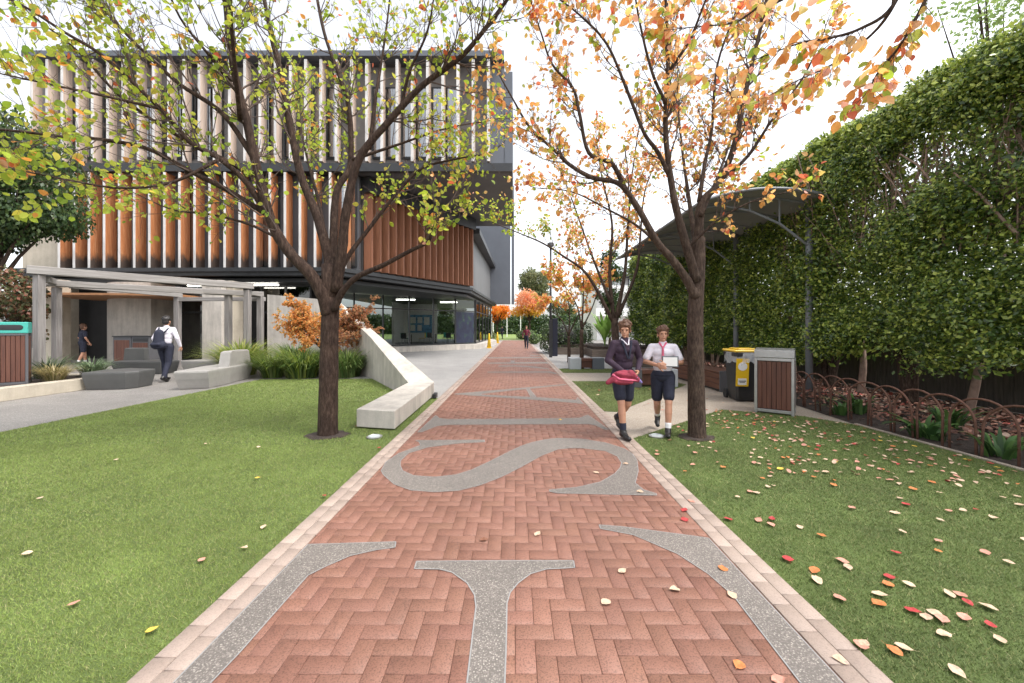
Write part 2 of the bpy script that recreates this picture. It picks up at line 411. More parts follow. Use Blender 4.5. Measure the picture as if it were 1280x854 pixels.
# letters laid into the path, read walking away from the camera
def letter(polys, zoom=None, close=True):
    mb=MB()
    for poly in polys:
        pts=[]
        for p in poly:
            if len(p)==3: pts.append((p[0],p[1])); continue
            x,y=p
            if zoom: x=zoom[0]+x/zoom[2]; y=zoom[1]+y/zoom[2]
            g=G(x,y,.0165); pts.append((min(max(g[0],XL),XR),g[1]))
        bm=bmesh.new(); vs=[bm.verts.new((p[0],p[1],.0175)) for p in pts]
        f=bm.faces.new(vs); f.normal_update()
        if f.normal.z<0: f.normal_flip()
        bmesh.ops.triangulate(bm,faces=bm.faces[:])
        mb.from_bm(bm)
        for a,b in zip(pts,pts[1:]+pts[:1]):
            a=Vector(a);b=Vector(b)
            if (b-a).length<1e-4 or a.y<1.2: continue
            n=(b-a).normalized(); n=Vector((-n.y,n.x))*.0035
            mb.add([(*(a+n),.0182),(*(a-n),.0182),(*(b-n),.0182),(*(b+n),.0182)],[(0,1,2,3)],1)
    o=mb.build('letter_inlay',[m_inlay,m_inlayedge]); tag(o,kind='structure'); return o
z3=(160,620,480/1280*0+2.6667); z4=(620,620,2.56)
def q3(*p): return [(160+x/2.6667,620+y/2.6667) for x,y in p]
def q4(*p): return [(620+x/2.56,620+y/2.56) for x,y in p]
letter([[(-1.429,.5,0)]+q3((150,624),(600,162),(893,153),(890,172),(830,180),(740,200),(660,235),(600,265),(560,310),(480,400),(370,525),(275,624))+[(-1.24,.95,0),(-.14,.95,0)]
        +q3((1130,624),(1150,450),(1160,370),(1155,330),(1130,290),(1080,255),(1040,245),(955,243),(962,218),(1280,216))
        +q4((248,207),(252,230),(160,235),(110,250),(70,280),(45,310),(35,345),(32,500),(28,599))+[(.02,.95,0),(1.2,.95,0)]
        +q4((975,599),(860,450),(760,320),(680,250),(580,185),(440,125),(335,105),(330,93),(400,98),(680,135),(1110,599))+[(1.379,.5,0)]])
zs=(460,500,3.368)
letter([[(200,170),(490,168),(490,178),(380,183),(250,200),(170,225),(138,255),(135,275),(145,298),(190,318),(280,325),(370,315),(440,293),(520,255),(600,215),(650,192),(700,176),(750,166),(800,161),(900,164),(1000,180),(1080,205),(1115,228),(1133,255),(1138,300),(1125,350),(1160,378),(1215,395),(1215,402),(800,393),(765,386),(765,378),(880,368),(980,345),(1040,310),(1062,285),(1068,265),(1050,238),(1000,215),(900,203),(850,203),(800,208),(730,235),(640,285),(560,325),(470,360),(380,382),(280,388),(180,380),(110,355),(65,315),(55,298),(70,260),(130,225),(222,190),(215,178)]],zs)
letter([[(285,65),(300,77),(340,81),(640,80),(890,76),(925,63),(1015,125),(995,125),(960,108),(930,102),(640,103),(340,105),(290,110),(225,136),(208,136)]],zs)
za=(550,420,6.4)
letter([[(120,462),(520,428),(1000,385),(1010,393),(560,438),(330,464),(330,470),(760,490),(1090,512),(1100,492),(1150,545),(1080,536),(600,500),(120,468)],[(690,423),(715,421),(770,489),(725,487)]],za)
letter([[(380,286),(880,284),(940,300),(920,305),(860,294),(380,294)],[(470,238),(600,236),(740,243),(870,262),(875,268),(730,252),(600,244),(470,246)]],za)
letter([[(380,214),(860,208),(865,222),(840,221),(380,222)],[(560,196),(600,196),(590,212),(575,212)]],za)
letter([[(380,172),(800,169),(815,178),(380,180)],[(720,153),(800,152),(800,158),(720,159)]],za)

for (x,y),r in (((-2.6,5.44),.25),((2.47,5.33),.2)):
    mb=MB(); rgp=random.Random(int(r*100)); mb.lathe([(r*1.05,.005),(r*.95,.024),(r*.6,.032),(.05,.04)],26,(x,y,0),sx=1.15,sy=.9); mb.v=[(v[0]+rgp.uniform(-.03,.03),v[1]+rgp.uniform(-.03,.03),v[2]) for v in mb.v]; tag(mb.build('bare_soil',m_soil,smooth=True),kind='structure')
# ---- turf blades (uncountable)
def inside(poly,x,y):
    r=np.zeros(len(x),bool); n=len(poly)
    for i in range(n):
        x1,y1=poly[i];x2,y2=poly[(i+1)%n]
        c=((y1>y)!=(y2>y)); 
        with np.errstate(divide='ignore',invalid='ignore'):
            r ^= c & (x<(x2-x1)*(y-y1)/(y2-y1+1e-12)+x1)
    return r
def turf(poly,base,seed,dens=1.0):
    rng=np.random.default_rng(seed); P_=np.array(poly); x0,y0=P_.min(0);x1,y1=P_.max(0)
    X=[];Y=[];S=[]
    for ya,yb,d,sz in ((.9,3,30000,.7),(3,5,17000,.95),(5,8,8000,1.4),(8,15,3500,2.2)):
        a=max(ya,y0);b=min(yb,y1)
        if b<=a: continue
        n=int((x1-x0)*(b-a)*d*dens); xx=rng.uniform(x0,x1,n);yy=rng.uniform(a,b,n); k=inside(poly,xx,yy)&(np.abs(xx)<yy*1.42+1.8)
        X.append(xx[k]);Y.append(yy[k]);S.append(np.full(k.sum(),sz))
    X=np.concatenate(X);Y=np.concatenate(Y);S=np.concatenate(S);n=len(X)
    an=rng.uniform(0,2*np.pi,n); w=.0019*S*rng.uniform(.7,1.3,n); h=rng.uniform(.008,.02,n)*(.75+.25*S)
    la=rng.uniform(0,2*np.pi,n); lean=rng.uniform(.3,1.9,n)*h
    dx=np.cos(an)*w;dy=np.sin(an)*w
    V=np.empty((n,3,3),np.float32)
    V[:,0]=np.stack([X-dx,Y-dy,np.full(n,.008)],1);V[:,1]=np.stack([X+dx,Y+dy,np.full(n,.008)],1)
    V[:,2]=np.stack([X+np.cos(la)*lean,Y+np.sin(la)*lean,.01+h],1)
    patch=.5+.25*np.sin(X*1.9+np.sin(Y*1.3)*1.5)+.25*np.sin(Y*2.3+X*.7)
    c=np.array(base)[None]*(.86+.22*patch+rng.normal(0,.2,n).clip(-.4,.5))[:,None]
    straw=rng.random(n)<.16; c[straw]=np.array((.34,.33,.14))*rng.uniform(.6,1.1,(straw.sum(),1))
    o=np_mesh('turf_grass',V.reshape(-1,3),np.arange(3*n).reshape(-1,3),m_turf,col=np.repeat(c,3,0).clip(0,1))
    return tag(o,kind='stuff')
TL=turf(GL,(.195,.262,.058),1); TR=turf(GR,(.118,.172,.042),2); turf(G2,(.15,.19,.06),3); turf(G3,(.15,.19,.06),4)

# ================================================================== SCHOOL BUILDING
B=thing('school_building','large dark school building wrapped in vertical timber fins above a glass ground floor','building',(-11,18,0))
def bp(name,mb,mat,**k): return mb.build(name,mat,B,world=True,**k)
ZU0,ZU1=8.9,13.75
bp('parapet',MB().box(-22.0,-.5,17.45,17.9,13.62,13.86).box(-22.0,-.5,26.5,27,13.55,13.8),m_grey)
bp('floor_beam',MB().box(-22.0,-.12,17.5,17.75,8.5,8.86),m_black)
bp('soffit',MB().box(-22.0,-.12,17.76,27.2,8.56,8.8),m_char)
bp('back_wall',MB().box(-22.0,-.5,18.15,18.3,8.9,13.6),m_upback)
bp('end_wall',MB().box(-.5,-.12,18.05,27,8.87,13.3).box(-1.35,-.52,17.95,18.12,8.9,13.6),m_grey)
bp('roof_slab',MB().box(-22.0,-.5,17.91,26.49,13.56,13.7),m_char)
# upper windows
ux=-21.6
k=0
while ux<-1.6:
    w=1.36
    if k%4!=2:
        f=bp('window',MB().box(ux+.05,ux+w-.05,18.06,18.14,9.3,12.6),m_black)
        MB().box(ux+.12-B.location.x,ux+w/2-.03-B.location.x,18.03-18,18.055-18,9.38,12.5).box(ux+w/2+.03-B.location.x,ux+w-.12-B.location.x,.03,.055,9.38,12.5).build('pane',m_glassd,f)
    ux+=w; k+=1
def fin_mb(w,d,z0,z1,mid=None):
    mb=MB()
    vs=[(-w/2,0,z0),(w/2,0,z0),(w/2,d,z0),(-w/2,d,z0),(-w/2,0,z1),(w/2,0,z1),(w/2,d,z1),(-w/2,d,z1)]
    mb.add(vs,[(0,3,2,1),(4,5,6,7),(0,1,5,4),(1,2,6,5),(2,3,7,6),(3,0,4,7)],[0,0,1,0,0,0]); return mb
fu=fin_mb(.125,.36,8.95,13.5).build('fin',[m_fingrey,m_finwhite],B); fu.location=(-21.6+11,-.5,0)
x=-21.6+.68; i=0
while x<-.7:
    c=fu.copy(); C.objects.link(c); c.parent=B; c.location=(x+11,-.5,0); x+=.68
    c.rotation_euler.z=R(random.uniform(-2,2)-(4 if i%5==0 else 0)); i+=1
# lower volume, flush part
bp('cladding_wall',MB().box(-20.6,-7.2,18.1,18.3,4.05,8.5),m_char)
bp('concrete_wall',MB().box(-22.5,-20.7,17.9,18.6,0,8.5),m_beigewall)
ux=-20.2; k=0
while ux<-7.6:
    if k%3==1 or k>10:
        f=bp('window',MB().box(ux+.04,ux+1.1,18.03,18.09,4.3,8.2),m_black)
        MB().box(ux+.1+11,ux+1.04+11,.0,.025,4.36,8.14).build('pane',m_glassd,f)
    ux+=1.18; k+=1
fl=fin_mb(.115,.5,4.08,8.45).build('fin',[m_fin,m_finwhite],B); fl.location=(-20.35+11,-.52,0)
x=-20.35+.672
while x<-7.4:
    c=fl.copy(); C.objects.link(c); c.parent=B; c.location=(x+11,-.52,0); c.rotation_euler.z=R(random.uniform(-1.5,1.5)); x+=.672
# recessed diagonal part with red-brown fins
A0=Vector((-7.2,18.35)); A1=Vector((-2.95,25.5)); dd=(A1-A0).normalized(); nn=Vector((dd.y,-dd.x))
def along(a,b,t): return a+(b-a)*t
bp('cladding_wall',MB().prism([tuple(A0+nn*-.3),tuple(A0),tuple(A1),tuple(A1+nn*-.3)][::-1],4.05,8.5),m_dark)
nf=17
fb=None
for i in range(nf):
    p=along(A0,A1,(i+.4)/nf)+nn*.12
    if fb is None:
        fb=MB().box(-.07,.07,-.3,.1,4.2,7.8).build('fin',m_brown,B); c=fb
    else: c=fb.copy(); C.objects.link(c); c.parent=B
    c.location=(p.x+11,p.y-18,0); c.rotation_euler.z=math.atan2(nn.y,nn.x)+math.pi/2+R(20)+R(random.uniform(-2,2))
bp('header_beam',MB().prism([tuple(A0+nn*.0),tuple(A0+nn*.5),tuple(A1+nn*.5),tuple(A1)],7.8,8.5),m_black)
bp('side_wall',MB().prism([(-2.95,25.5),(-2.55,40),(-3,40),(-3.4,25.5)],4.1,8.5),m_greyd)
bp('side_beam',MB().prism([(-2.93,25.4),(-2.3,25.4),(-2.0,41),(-2.53,41)],7.6,7.95),m_black)
bp('tower_wall',MB().box(-12,-.5,40.02,41,3.95,16),m_grey)
bp('blade_wall',MB().box(-.38,-.1,40,41,3.95,16),m_grey)
bp('core_wall',MB().box(-22.5,-3.5,27.3,28,3.9,12),m_char)
# awning over the ground floor
S0=[(-7.7,17.0),(-2.9,25.6),(-2.05,41.5)]
Sf=[(-22.3,17.3)]+S0
back=[(-2.6,41.5),(-4,41.5),(-4,25.8),(-9,18.9),(-22.3,18.9)]
bp('awning',MB().prism(Sf+back,3.78,4.04),m_black)
mb=MB()
for a,b in zip(Sf[:-1],Sf[1:]):
    a=Vector(a);b=Vector(b);d=(b-a).normalized();n=Vector((d.y,-d.x))
    mb.prism([tuple(a+n*.005),tuple(a+n*.12),tuple(b+n*.12),tuple(b+n*.005)],3.95,4.12)
bp('awning_gutter',mb,m_black)
bp('ceiling',MB().prism([(-22,17.6),(-7.9,17.6),(-3.2,26),(-2.4,41),(-12,41),(-12,26),(-22,26)],3.55,3.72),m_black)
# glazed cafe on the ground floor
W0=Vector((-9.2,23.4)); W1=Vector((-2.95,28.9)); W2=Vector((-2.45,42))
def wallseg(a,b,th,z0,z1,mat,name,inset=0):
    d=(b-a).normalized(); n=Vector((d.y,-d.x))
    return bp(name,MB().prism([tuple(a-n*th/2+n*inset),tuple(a+n*th/2+n*inset),tuple(b+n*th/2+n*inset),tuple(b-n*th/2+n*inset)],z0,z1),mat)
wd=(W1-W0).normalized(); wn=Vector((wd.y,-wd.x))
bp('plinth',MB().prism([tuple(W0-wd*2),tuple(W0-wd*2+wn*1.0),(W1.x+.42,W1.y-.9),(W2.x+.75,W2.y-6),(W2.x+.1,W2.y),tuple(W2-Vector((.4,0))),tuple(W1-wn*.2)],0,.34),m_conc,bevel=.01)
for a,b,n in ((W0-wd*2.2,W1,6),(W1,W2,6)):
    d=(b-a).normalized()
    for i in range(n):
        p=a+(b-a)*(i/n); q=a+(b-a)*((i+1)/n)
        f=wallseg(p,p+d*.07,.12,.35,3.55,m_black,'mullion')
        nrm=Vector((d.y,-d.x)); B3=Vector((-11,18))
        for nm,zz0,zz1 in (('pane',.42,2.65),('pane',2.75,3.5)):
            pp=p+d*.075; qq=q-d*.005
            wallseg(pp,qq,.02,zz0,zz1,m_glass,'glass_pane')
        wallseg(p+d*.072,q-d*.002,.1,2.66,2.74,m_black,'transom'); wallseg(p+d*.072,q-d*.002,.1,.345,.415,m_black,'transom')
bp('corner_post',MB().box(-3.02,-2.86,28.83,28.99,.36,3.56),m_black)
# mural film inside the last pane
m_mural,nt,b_,_=new_mat('mural_film'); v=coords(nt)
cc=ramp(nt,noise(nt,coords(nt,(1.4,1.4,.8)),2.2,6,.7),[(.35,(.008,.01,.028)),(.55,(.014,.02,.05)),(.63,(.02,.055,.03)),(.76,(.16,.18,.16))]); nt.links.new(cc,b_.inputs['Base Color'])
wallseg(W1-wd*1.66,W1-wd*.14,.012,.43,2.64,m_mural,'mural_panel',.025)
# cafe interior shell
bp('interior_floor',MB().prism([(-13,22),(-9,22.4),(-3.2,28.8),(-2.8,41),(-13,41)],.0,.33),m_char)
bp('interior_wall',MB().box(-9.6,-9.4,30.5,40,.33,3.5).box(-9.4,-6.6,33.0,33.2,.33,3.5),m_white)
bp('notice_board',MB().box(-9.0,-7.0,32.93,32.98,1.1,2.6),M('notice_blue',(.12,.3,.5),.7,.6,3))
bp('pinned_paper',MB().box(-8.8,-8.35,32.9,32.925,1.9,2.4).box(-8.2,-7.8,32.9,32.925,1.9,2.4).box(-7.65,-7.2,32.9,32.925,1.75,2.4).box(-8.8,-8.4,32.9,32.925,1.25,1.75).box(-8.2,-7.85,32.9,32.925,1.25,1.75),m_white)
for i in range(2):
    bp('ceiling_light_or_fill',MB().box(-8.5+i*2.6,-7.2+i*2.6,28.0+i*2.9,28.2+i*2.9,3.5,3.54),emit('lamp_tube' if i==0 else 'added_fill_b',(1,.93,.8),16))  # added glowing strips that brighten the cafe interior, not known fittings
# entrance under the pergola
bp('curved_wall',MB().prism([(-16.05,18.5)]+[(-17.0+1.75*math.cos(a),18.75+1.75*math.sin(a)) for a in [R(180+i*5) for i in range(0,25)]]+[(-16.05,17.27)],0,3.5),m_concd,smooth=False)
bp('column',MB().cbox(-13.35,-12.5,16.7,17.6,0,3.54,.015),m_concd); bp('column',MB().cbox(-12.48,-12.2,16.95,17.6,0,3.54,.015),m_beigewall)
bp('column',MB().cbox(-19.55,-18.8,16.0,16.6,0,3.5,.015),m_beigewall)
bp('entrance_wall',MB().box(-22.4,-9.5,19.2,19.4,0,3.5),m_dark)
for xx in (-15.9,-14.6,-12.1,-10.9):
    f=bp('entrance_door',MB().box(xx,xx+.06,18.6,18.68,0,3.5).box(xx+1.14,xx+1.2,18.6,18.68,0,3.5).box(xx+.06,xx+1.14,18.6,18.68,2.2,2.28),m_black)
    MB().box(xx+.07+11,xx+1.13+11,.63,.65,.02,2.19).box(xx+.07+11,xx+1.13+11,.63,.65,2.29,3.5).build('pane',m_glasst,f)
bp('timber_ceiling',MB().prism([(-19.5,14.8),(-13.6,15.6),(-13.6,18.4),(-19.5,18.4)],2.78,2.86),m_warm)
for p in ((-11.6,17.9),(-14.4,18.1)): bp('ceiling_light_or_fill',MB().box(p[0]-.75,p[0]+.75,p[1],p[1]+.09,3.44,3.5),emit('entrance_tube',(1,.95,.85),5) )

# ================================================================== CONCRETE SEAT AND RAMP WALL
cw=thing('concrete_wall','pale concrete seat wall rising into a sloping ramp wall beside the brick path','wall',(-2.0,7,0))
mb=MB(); mb.prism([(-2.35,5.8),(-1.74,5.66),(-1.76,8.5),(-2.31,8.45)],.035,[.3,.3,.325,.325])
bm=bmesh.new(); o=mb.build('seat_block',m_conc,cw,world=True,bevel=.012)
mb=MB(); mb.prism([(-2.31,8.453),(-1.76,8.503),(-4.05,11.75),(-7.75,17.0),(-7.95,16.95),(-4.3,11.65)],0,[.325,.325,1.25,2.75,2.72,1.22]); mb.build('ramp_wall',m_concd,cw,world=True,bevel=.008)
mb=MB(); mb.prism([(-10.75,17.0),(-7.97,17.0),(-7.97,17.22),(-10.75,17.22)],0,[2.95,2.7,2.7,2.95]); mb.build('end_panel',m_conc,cw,world=True)
MB().box(-2.2,-1.85,5.95,8.3,0,.034).build('recessed_foot',m_black,cw,world=True)
d=MB().cbox(-1.735,-1.66,8.2,8.4,.02,.12,.01).build('drain_box',m_black,origin=(-1.7,8.3,0)); tag(d,'small black box at the far end of the concrete seat','box')
for (px,py),lb in (((468,548),'small round in-ground light on turf by the concrete seat'),((821,547),'round in-ground light on turf at the foot of the right pear tree')):
    x,y=G(px,py); t=thing('ground_light',lb,'ground light',(x,y,0),group='in-ground lights')
    MB().lathe([(.1,0),(.105,.028),(.085,.036),(.08,.03)],28).build('rim',m_steel,t,smooth=False)
    MB().lathe([(.078,.02),(.078,.034)],24).build('lens',M('frosted_lens',(.5,.55,.55),.15,.1,9),t)
# ================================================================== PERGOLA
pg=thing('pergola','weathered grey timber pergola at the school building entrance','pergola',(-11.9,10,0))
def post(x,y,h,w=.2,z=0): return MB().cbox(x-w/2,x+w/2,y-w/2,y+w/2,z,h,.008).build('post',m_pergola,pg,world=True)
def beam(a,b,z,h=.2,w=.14,name='beam'):
    a=Vector((a[0],a[1],z));b=Vector((b[0],b[1],z)); d=b-a; L=d.length; an=math.atan2(d.y,d.x)
    o=MB().cbox(0,L,-w/2,w/2,0,h,.008).build(name,m_pergolah,pg); o.location=(a.x+11.9,a.y-10,z); o.rotation_euler.z=an; return o
post(-11.9,9.8,2.83,.16,.2); post(-12.75,10.9,2.63,.15,.2); post(-12.4,14.4,2.63,.17); post(-9.15,13.4,2.8,.17); post(-9.2,14.15,2.63,.17); post(-9.95,13.6,2.63,.17)
beam((-12.02,9.64),(-9.05,13.52),2.835,.2,.26); beam((-12.9,10.7),(-9.15,14.25),2.64,.17,.16); beam((-12.55,10.2),(-9.9,13.7),2.62,.16,.12)
beam((-11.9,9.95),(-12.72,10.95),2.66,.15,.12); beam((-12.7,11.2),(-12.35,14.5),2.632,.14,.14); beam((-12.5,14.4),(-9.1,14.25),2.48,.14,.12); beam((-9.1,13.45),(-9.2,14.2),2.63,.14,.12)

# ================================================================== PLANTER KERB
kb=MB(); kb.prism([(-10.75,6.4),(-10.45,6.4),(-10.4,10.3),(-10.7,10.3)],0,.27); kb.prism([(-10.75,10.3),(-10.4,10.303),(-10.42,10.6),(-13,10.6),(-13,10.3)],0,.27)
tag(kb.build('planter_kerb',m_beigewall,origin=(-10.6,8,0),bevel=.01),'low beige rendered kerb holding the planting bed by the teal topped bin','kerb')

# ================================================================== MOULDED SEATS
def shell(mb,pts,z0,z1,tp=.12,c=None):            # block that tapers inward towards the ground
    cx=sum(p[0] for p in pts)/len(pts); cy=sum(p[1] for p in pts)/len(pts); n=len(pts)
    lv=[]
    for z,s in ((z0,1-tp),(z0+.04,1-tp*.85),(z0+(z1-z0)*.55,1-tp*.28),(z1-.05,1-.0),(z1-.015,.995),(z1,.97)):
        lv.append([(cx+(p[0]-cx)*s,cy+(p[1]-cy)*s,z) for p in pts])
    vs=[v for l in lv for v in l]; m=len(lv)
    mb.add(vs,[(i*n+k,i*n+(k+1)%n,(i+1)*n+(k+1)%n,(i+1)*n+k) for i in range(m-1) for k in range(n)]+[tuple(range(n-1,-1,-1)),tuple((m-1)*n+k for k in range(n))])
    return mb
def bench(label,pts,mat,back=None,h=.43):
    cx=sum(p[0] for p in pts)/len(pts); cy=sum(p[1] for p in pts)/len(pts)
    t=thing('moulded_bench',label,'bench',(cx,cy,0),group='moulded benches at the entrance')
    shell(MB(),pts,.01,h).build('seat',mat,t,world=True)
    if back:
        mb=MB(); n=len(back); c2=Vector((sum(p[0] for p in back)/n,sum(p[1] for p in back)/n))
        bm=[(p[0],p[1],h-.02) for p in back]; tp=[(c2.x+(p[0]-c2.x)*.93,c2.y+(p[1]-c2.y)*.86,h+.38) for p in back]; tq=[(c2.x+(p[0]-c2.x)*.86,c2.y+(p[1]-c2.y)*.7,h+.41) for p in back]
        mb.add(bm+tp+tq,[(i,(i+1)%n,n+(i+1)%n,n+i) for i in range(n)]+[(n+i,n+(i+1)%n,2*n+(i+1)%n,2*n+i) for i in range(n)]+[tuple(range(n-1,-1,-1)),tuple(2*n+i for i in range(n))])
        mb.build('backrest',mat,t,world=True)
bench('charcoal moulded bench without a back beside the beige kerb',[(-10.35,9.35),(-9.45,9.5),(-9.35,9.75),(-9.45,10.3),(-10.3,10.5),(-10.55,10.1)],m_benchdark)
bench('stone grey moulded bench with backrest at the edge of the turf',[(-8.15,9.35),(-7.52,9.6),(-7.62,10.5),(-7.9,11.8),(-8.6,11.7),(-8.45,10.5)],m_benchgrey,[(-7.66,10.5),(-7.9,11.72),(-8.12,11.66),(-7.92,10.45)],.46)
bench('small dark grey moulded bench beside the timber bin cabinet',[(-13.0,12.6),(-11.4,12.6),(-11.3,13.2),(-12.1,13.7),(-13.1,13.4)],m_benchdark,[(-13.0,13.0),(-12.45,13.15),(-12.45,13.35),(-13.05,13.3)],.42)
bench('grey moulded bench behind the big stone grey one under the pergola',[(-11.1,13.0),(-9.7,12.7),(-9.2,13.1),(-9.3,13.7),(-10.8,13.9)],m_benchgrey,[(-10.1,13.35),(-9.3,13.25),(-9.3,13.48),(-10.1,13.6)],.42)

# ================================================================== BINS
def slat_bin(name,label,loc,rotz,w,d,h,top,ns):
    t=thing(name,label,'bin',loc,rotz)
    f=.045
    mb=MB()
    for sx in (0,1):
        for sy in (0,1): mb.cbox(sx*(w-f),sx*(w-f)+f,sy*(d-f),sy*(d-f)+f,0,h,.004)
    mb.cbox(f,w-f,.0,f,.04,.09,.003).cbox(f,w-f,d-f,d,.04,.09,.003).cbox(f,w-f,0,f,h-.05,h-.001,.003).cbox(0,f,f,d-f,.04,.09,.003).cbox(w-f,w,f,d-f,.04,.09,.003)
    mb.build('frame',m_steel,t)
    def slats(n,x0,x1,y0,y1,ax):
        s=MB()
        for i in range(n):
            a=i/n;b=(i+1)/n
            if ax=='x': s.cbox(x0+(x1-x0)*a+.003,x0+(x1-x0)*b-.003,y0,y1,.1,h-.06,.003)
            else: s.cbox(x0,x1,y0+(y1-y0)*a+.003,y0+(y1-y0)*b-.003,.1,h-.06,.003)
        return s.build('slat_panel',m_slat,t)
    slats(ns,f,w-f,.008,.03,'x'); slats(ns,f,w-f,d-.03,d-.008,'x'); slats(ns,.008,.03,f,d-f,'y'); slats(ns,w-.03,w-.008,f,d-f,'y')
    MB().box(.05,w-.05,.05,d-.05,.06,h-.07).build('liner',m_blackpl,t)
    return t
t=slat_bin('timber_slat_bin','dark timber slatted bin with slanted steel hood at the end of the pavement',(4.22,6.92,.0),R(-38),.58,.5,.98,None,7)
mb=MB(); w,d,h=.58,.5,.985
mb.add([(0,0,h),(w,0,h),(w,d,h),(0,d,h),(0,0,h+.13),(w,0,h+.13),(w,d*.55,h+.16),(0,d*.55,h+.16),(0,d,h+.02),(w,d,h+.02)],[(0,3,2,1),(0,1,5,4),(4,5,6,7),(7,6,9,8),(1,2,9,6,5),(3,0,4,7,8),(2,3,8,9)]); mb.build('hood',m_steel,t,bevel=.006)
t=slat_bin('recycling_bin','tall slatted bin with teal top and dark slot beside the left planting bed',(-11.35,8.5,.2),R(45),.5,.5,1.18,None,6)
for c in t.children:
    if c.name.startswith('frame'): c.data.materials[0]=m_char
MB().cbox(.0,.5,-.01,.52,1.18,1.43,.012).build('top_panel',m_teal,t)
mb=MB(); mb.capsule((.13,-.013,1.31),(.37,-.013,1.31),.06,.06,20); mb.v=[(v[0],-.016+ (v[1]+.013)*.06,v[2]) for v in mb.v]; mb.build('slot',m_blackpl,t)
t=thing('bin_cabinet','brown double bin cabinet between the curved wall and entrance doors','bin',(-15.7,15.3,0))
for k in range(2):
    MB().cbox(k*.72,k*.72+.7,0,.6,.05,1.15,.01).build('frame',m_char,t); 
    s=MB()
    for i in range(6): s.cbox(k*.72+.06+i*.097,k*.72+.06+i*.097+.092,-.02,-.001,.1,1.02 if k==0 else .92,.003)
    s.build('slat_panel',m_slat,t)
MB().cbox(-.02,1.44,-.03,.62,1.151,1.19,.006).build('top',m_black,t)
MB().box(.78,1.36,-.012,-.001,.97,1.09).build('slot',m_blackpl,t)
# wheelie bin
t=thing('wheelie_bin','black wheelie bin with a yellow lid and clear liner bag hanging over its rim','bin',(4.72,8.12,.0),R(-8))
mb=MB(); lv=[(.2,.22,.03,.0),(.215,.24,.1,0),(.265,.31,.92,0),(.285,.33,.93,0),(.285,.33,1.0,0)]
vs=[]
for hx,hy,z,_ in lv:
    for sx,sy in ((-1,-.8),(-.85,-1),(.85,-1),(1,-.8),(1,.8),(.85,1),(-.85,1),(-1,.8)): vs.append((sx*hx,sy*hy,z))
mb.add(vs,[(i*8+k,i*8+(k+1)%8,(i+1)*8+(k+1)%8,(i+1)*8+k) for i in range(4) for k in range(8)]+[tuple(range(7,-1,-1)),tuple(32+k for k in range(8))]); mb.build('body',m_blackpl,t,bevel=.006)
mb=MB(); mb.cbox(-.295,.295,-.345,.33,1.012,1.06,.018); mb.cbox(-.2,.2,-.3,.2,1.061,1.085,.012); mb.cbox(-.22,.22,.331,.39,1.0,1.04,.008); mb.build('lid',m_yellow,t)
for sx in (-1,1):
    MB().tube([(sx*.2,.3,.1),(sx*.25,.3,.1)],.1,20).build('wheel',m_rubber,t)
m_bag,nt,b_,out_=new_mat('clear_liner'); b_.inputs['Base Color'].default_value=(.75,.76,.78,1); b_.inputs['Roughness'].default_value=.25
bump(nt,b_,noise(nt,coords(nt,(1,1,.3)),25,4,.6),.8,.02)
tr=nd(nt,'ShaderNodeBsdfTransparent'); mx=nd(nt,'ShaderNodeMixShader'); mx.inputs[0].default_value=.42; nt.links.new(tr.outputs[0],mx.inputs[1]); nt.links.new(b_.outputs[0],mx.inputs[2]); nt.links.new(mx.outputs[0],out_.inputs[0])
mb=MB(); rg=random.Random(4); n=48; vs=[]
for zi,(z,s) in enumerate(((1.008,1.03),(.97,1.05),(.9,1.06),(.84,1.05),(.8,1.08))):
    for k in range(n):
        a=2*math.pi*k/n; ca,sa=math.cos(a),math.sin(a); q=max(abs(ca),abs(sa)); sc=(1/q)*.5+.5
        wv=1+.02*math.sin(k*1.7+zi)+.015*math.sin(k*3.1)
        vs.append((ca*.285*s*sc*wv,sa*.33*s*sc*wv,z+(.03*math.sin(k*.9+1)+.02*math.sin(k*2.3))*(zi==4)+(.02*math.sin(k*.6))*(zi==3)))
mb.add(vs,[(i*n+k,i*n+(k+1)%n,(i+1)*n+(k+1)%n,(i+1)*n+k) for i in range(4) for k in range(n)]); mb.build('liner_bag',m_bag,t,smooth=True)
# label on the front-left
lab=MB().box(-.24,.0,-.0,.004,.0,.56).build('label',m_yellow,t); lab.location=(-.02,-.296,.33); lab.rotation_euler=(R(4.0),0,0)
MB().box(-.2,-.04,-.004,-.0005,.03,.16).build('label_text_block',m_white,lab)
mb=MB(); mb.lathe([(.085,0),(.085,.004)],28); o=mb.build('label_disc',m_white,lab); o.rotation_euler=(R(90),0,0); o.location=(-.12,-.0005,.4)
MB().box(-.19,-.05,-.006,-.0045,.1,.115).box(-.17,-.07,-.006,-.0045,.075,.085).build('label_line',m_blackpl,lab)

# ================================================================== CANOPY
cn=thing('shade_canopy','curved grey membrane canopy on grey steel posts against the tall hedge','canopy',(6.9,12,0))
def zc(x):
    u=(x-5.75)/1.75; return 4.62-.34*u*u
xs=[4.15+i*(7.35-4.15)/16 for i in range(17)]; YA,YB=8.7,16.4
mb=MB(); ny=15; vs=[]
for s,off in ((0,0),(1,-.03)):
    for j in range(ny+1):
        for x in xs:
            y=YA+(YB-YA)*j/ny; sag=.03*abs(math.sin(math.pi*j/ny*5)); vs.append((x,y,zc(x)-sag+off))
nx=len(xs); N=nx*(ny+1); fs=[]
for s in (0,1):
    for j in range(ny):
        for i in range(nx-1):
            q=(s*N+j*nx+i,s*N+j*nx+i+1,s*N+(j+1)*nx+i+1,s*N+(j+1)*nx+i); fs.append(q if s==0 else q[::-1])
mb.add(vs,fs); mb.build('membrane',m_fabric,cn,world=True,smooth=True)
mb=MB(); mb.tube([(x,YA,zc(x)-.02) for x in xs],.035,8); mb.build('front_edge_tube',m_postgrey,cn,world=True)
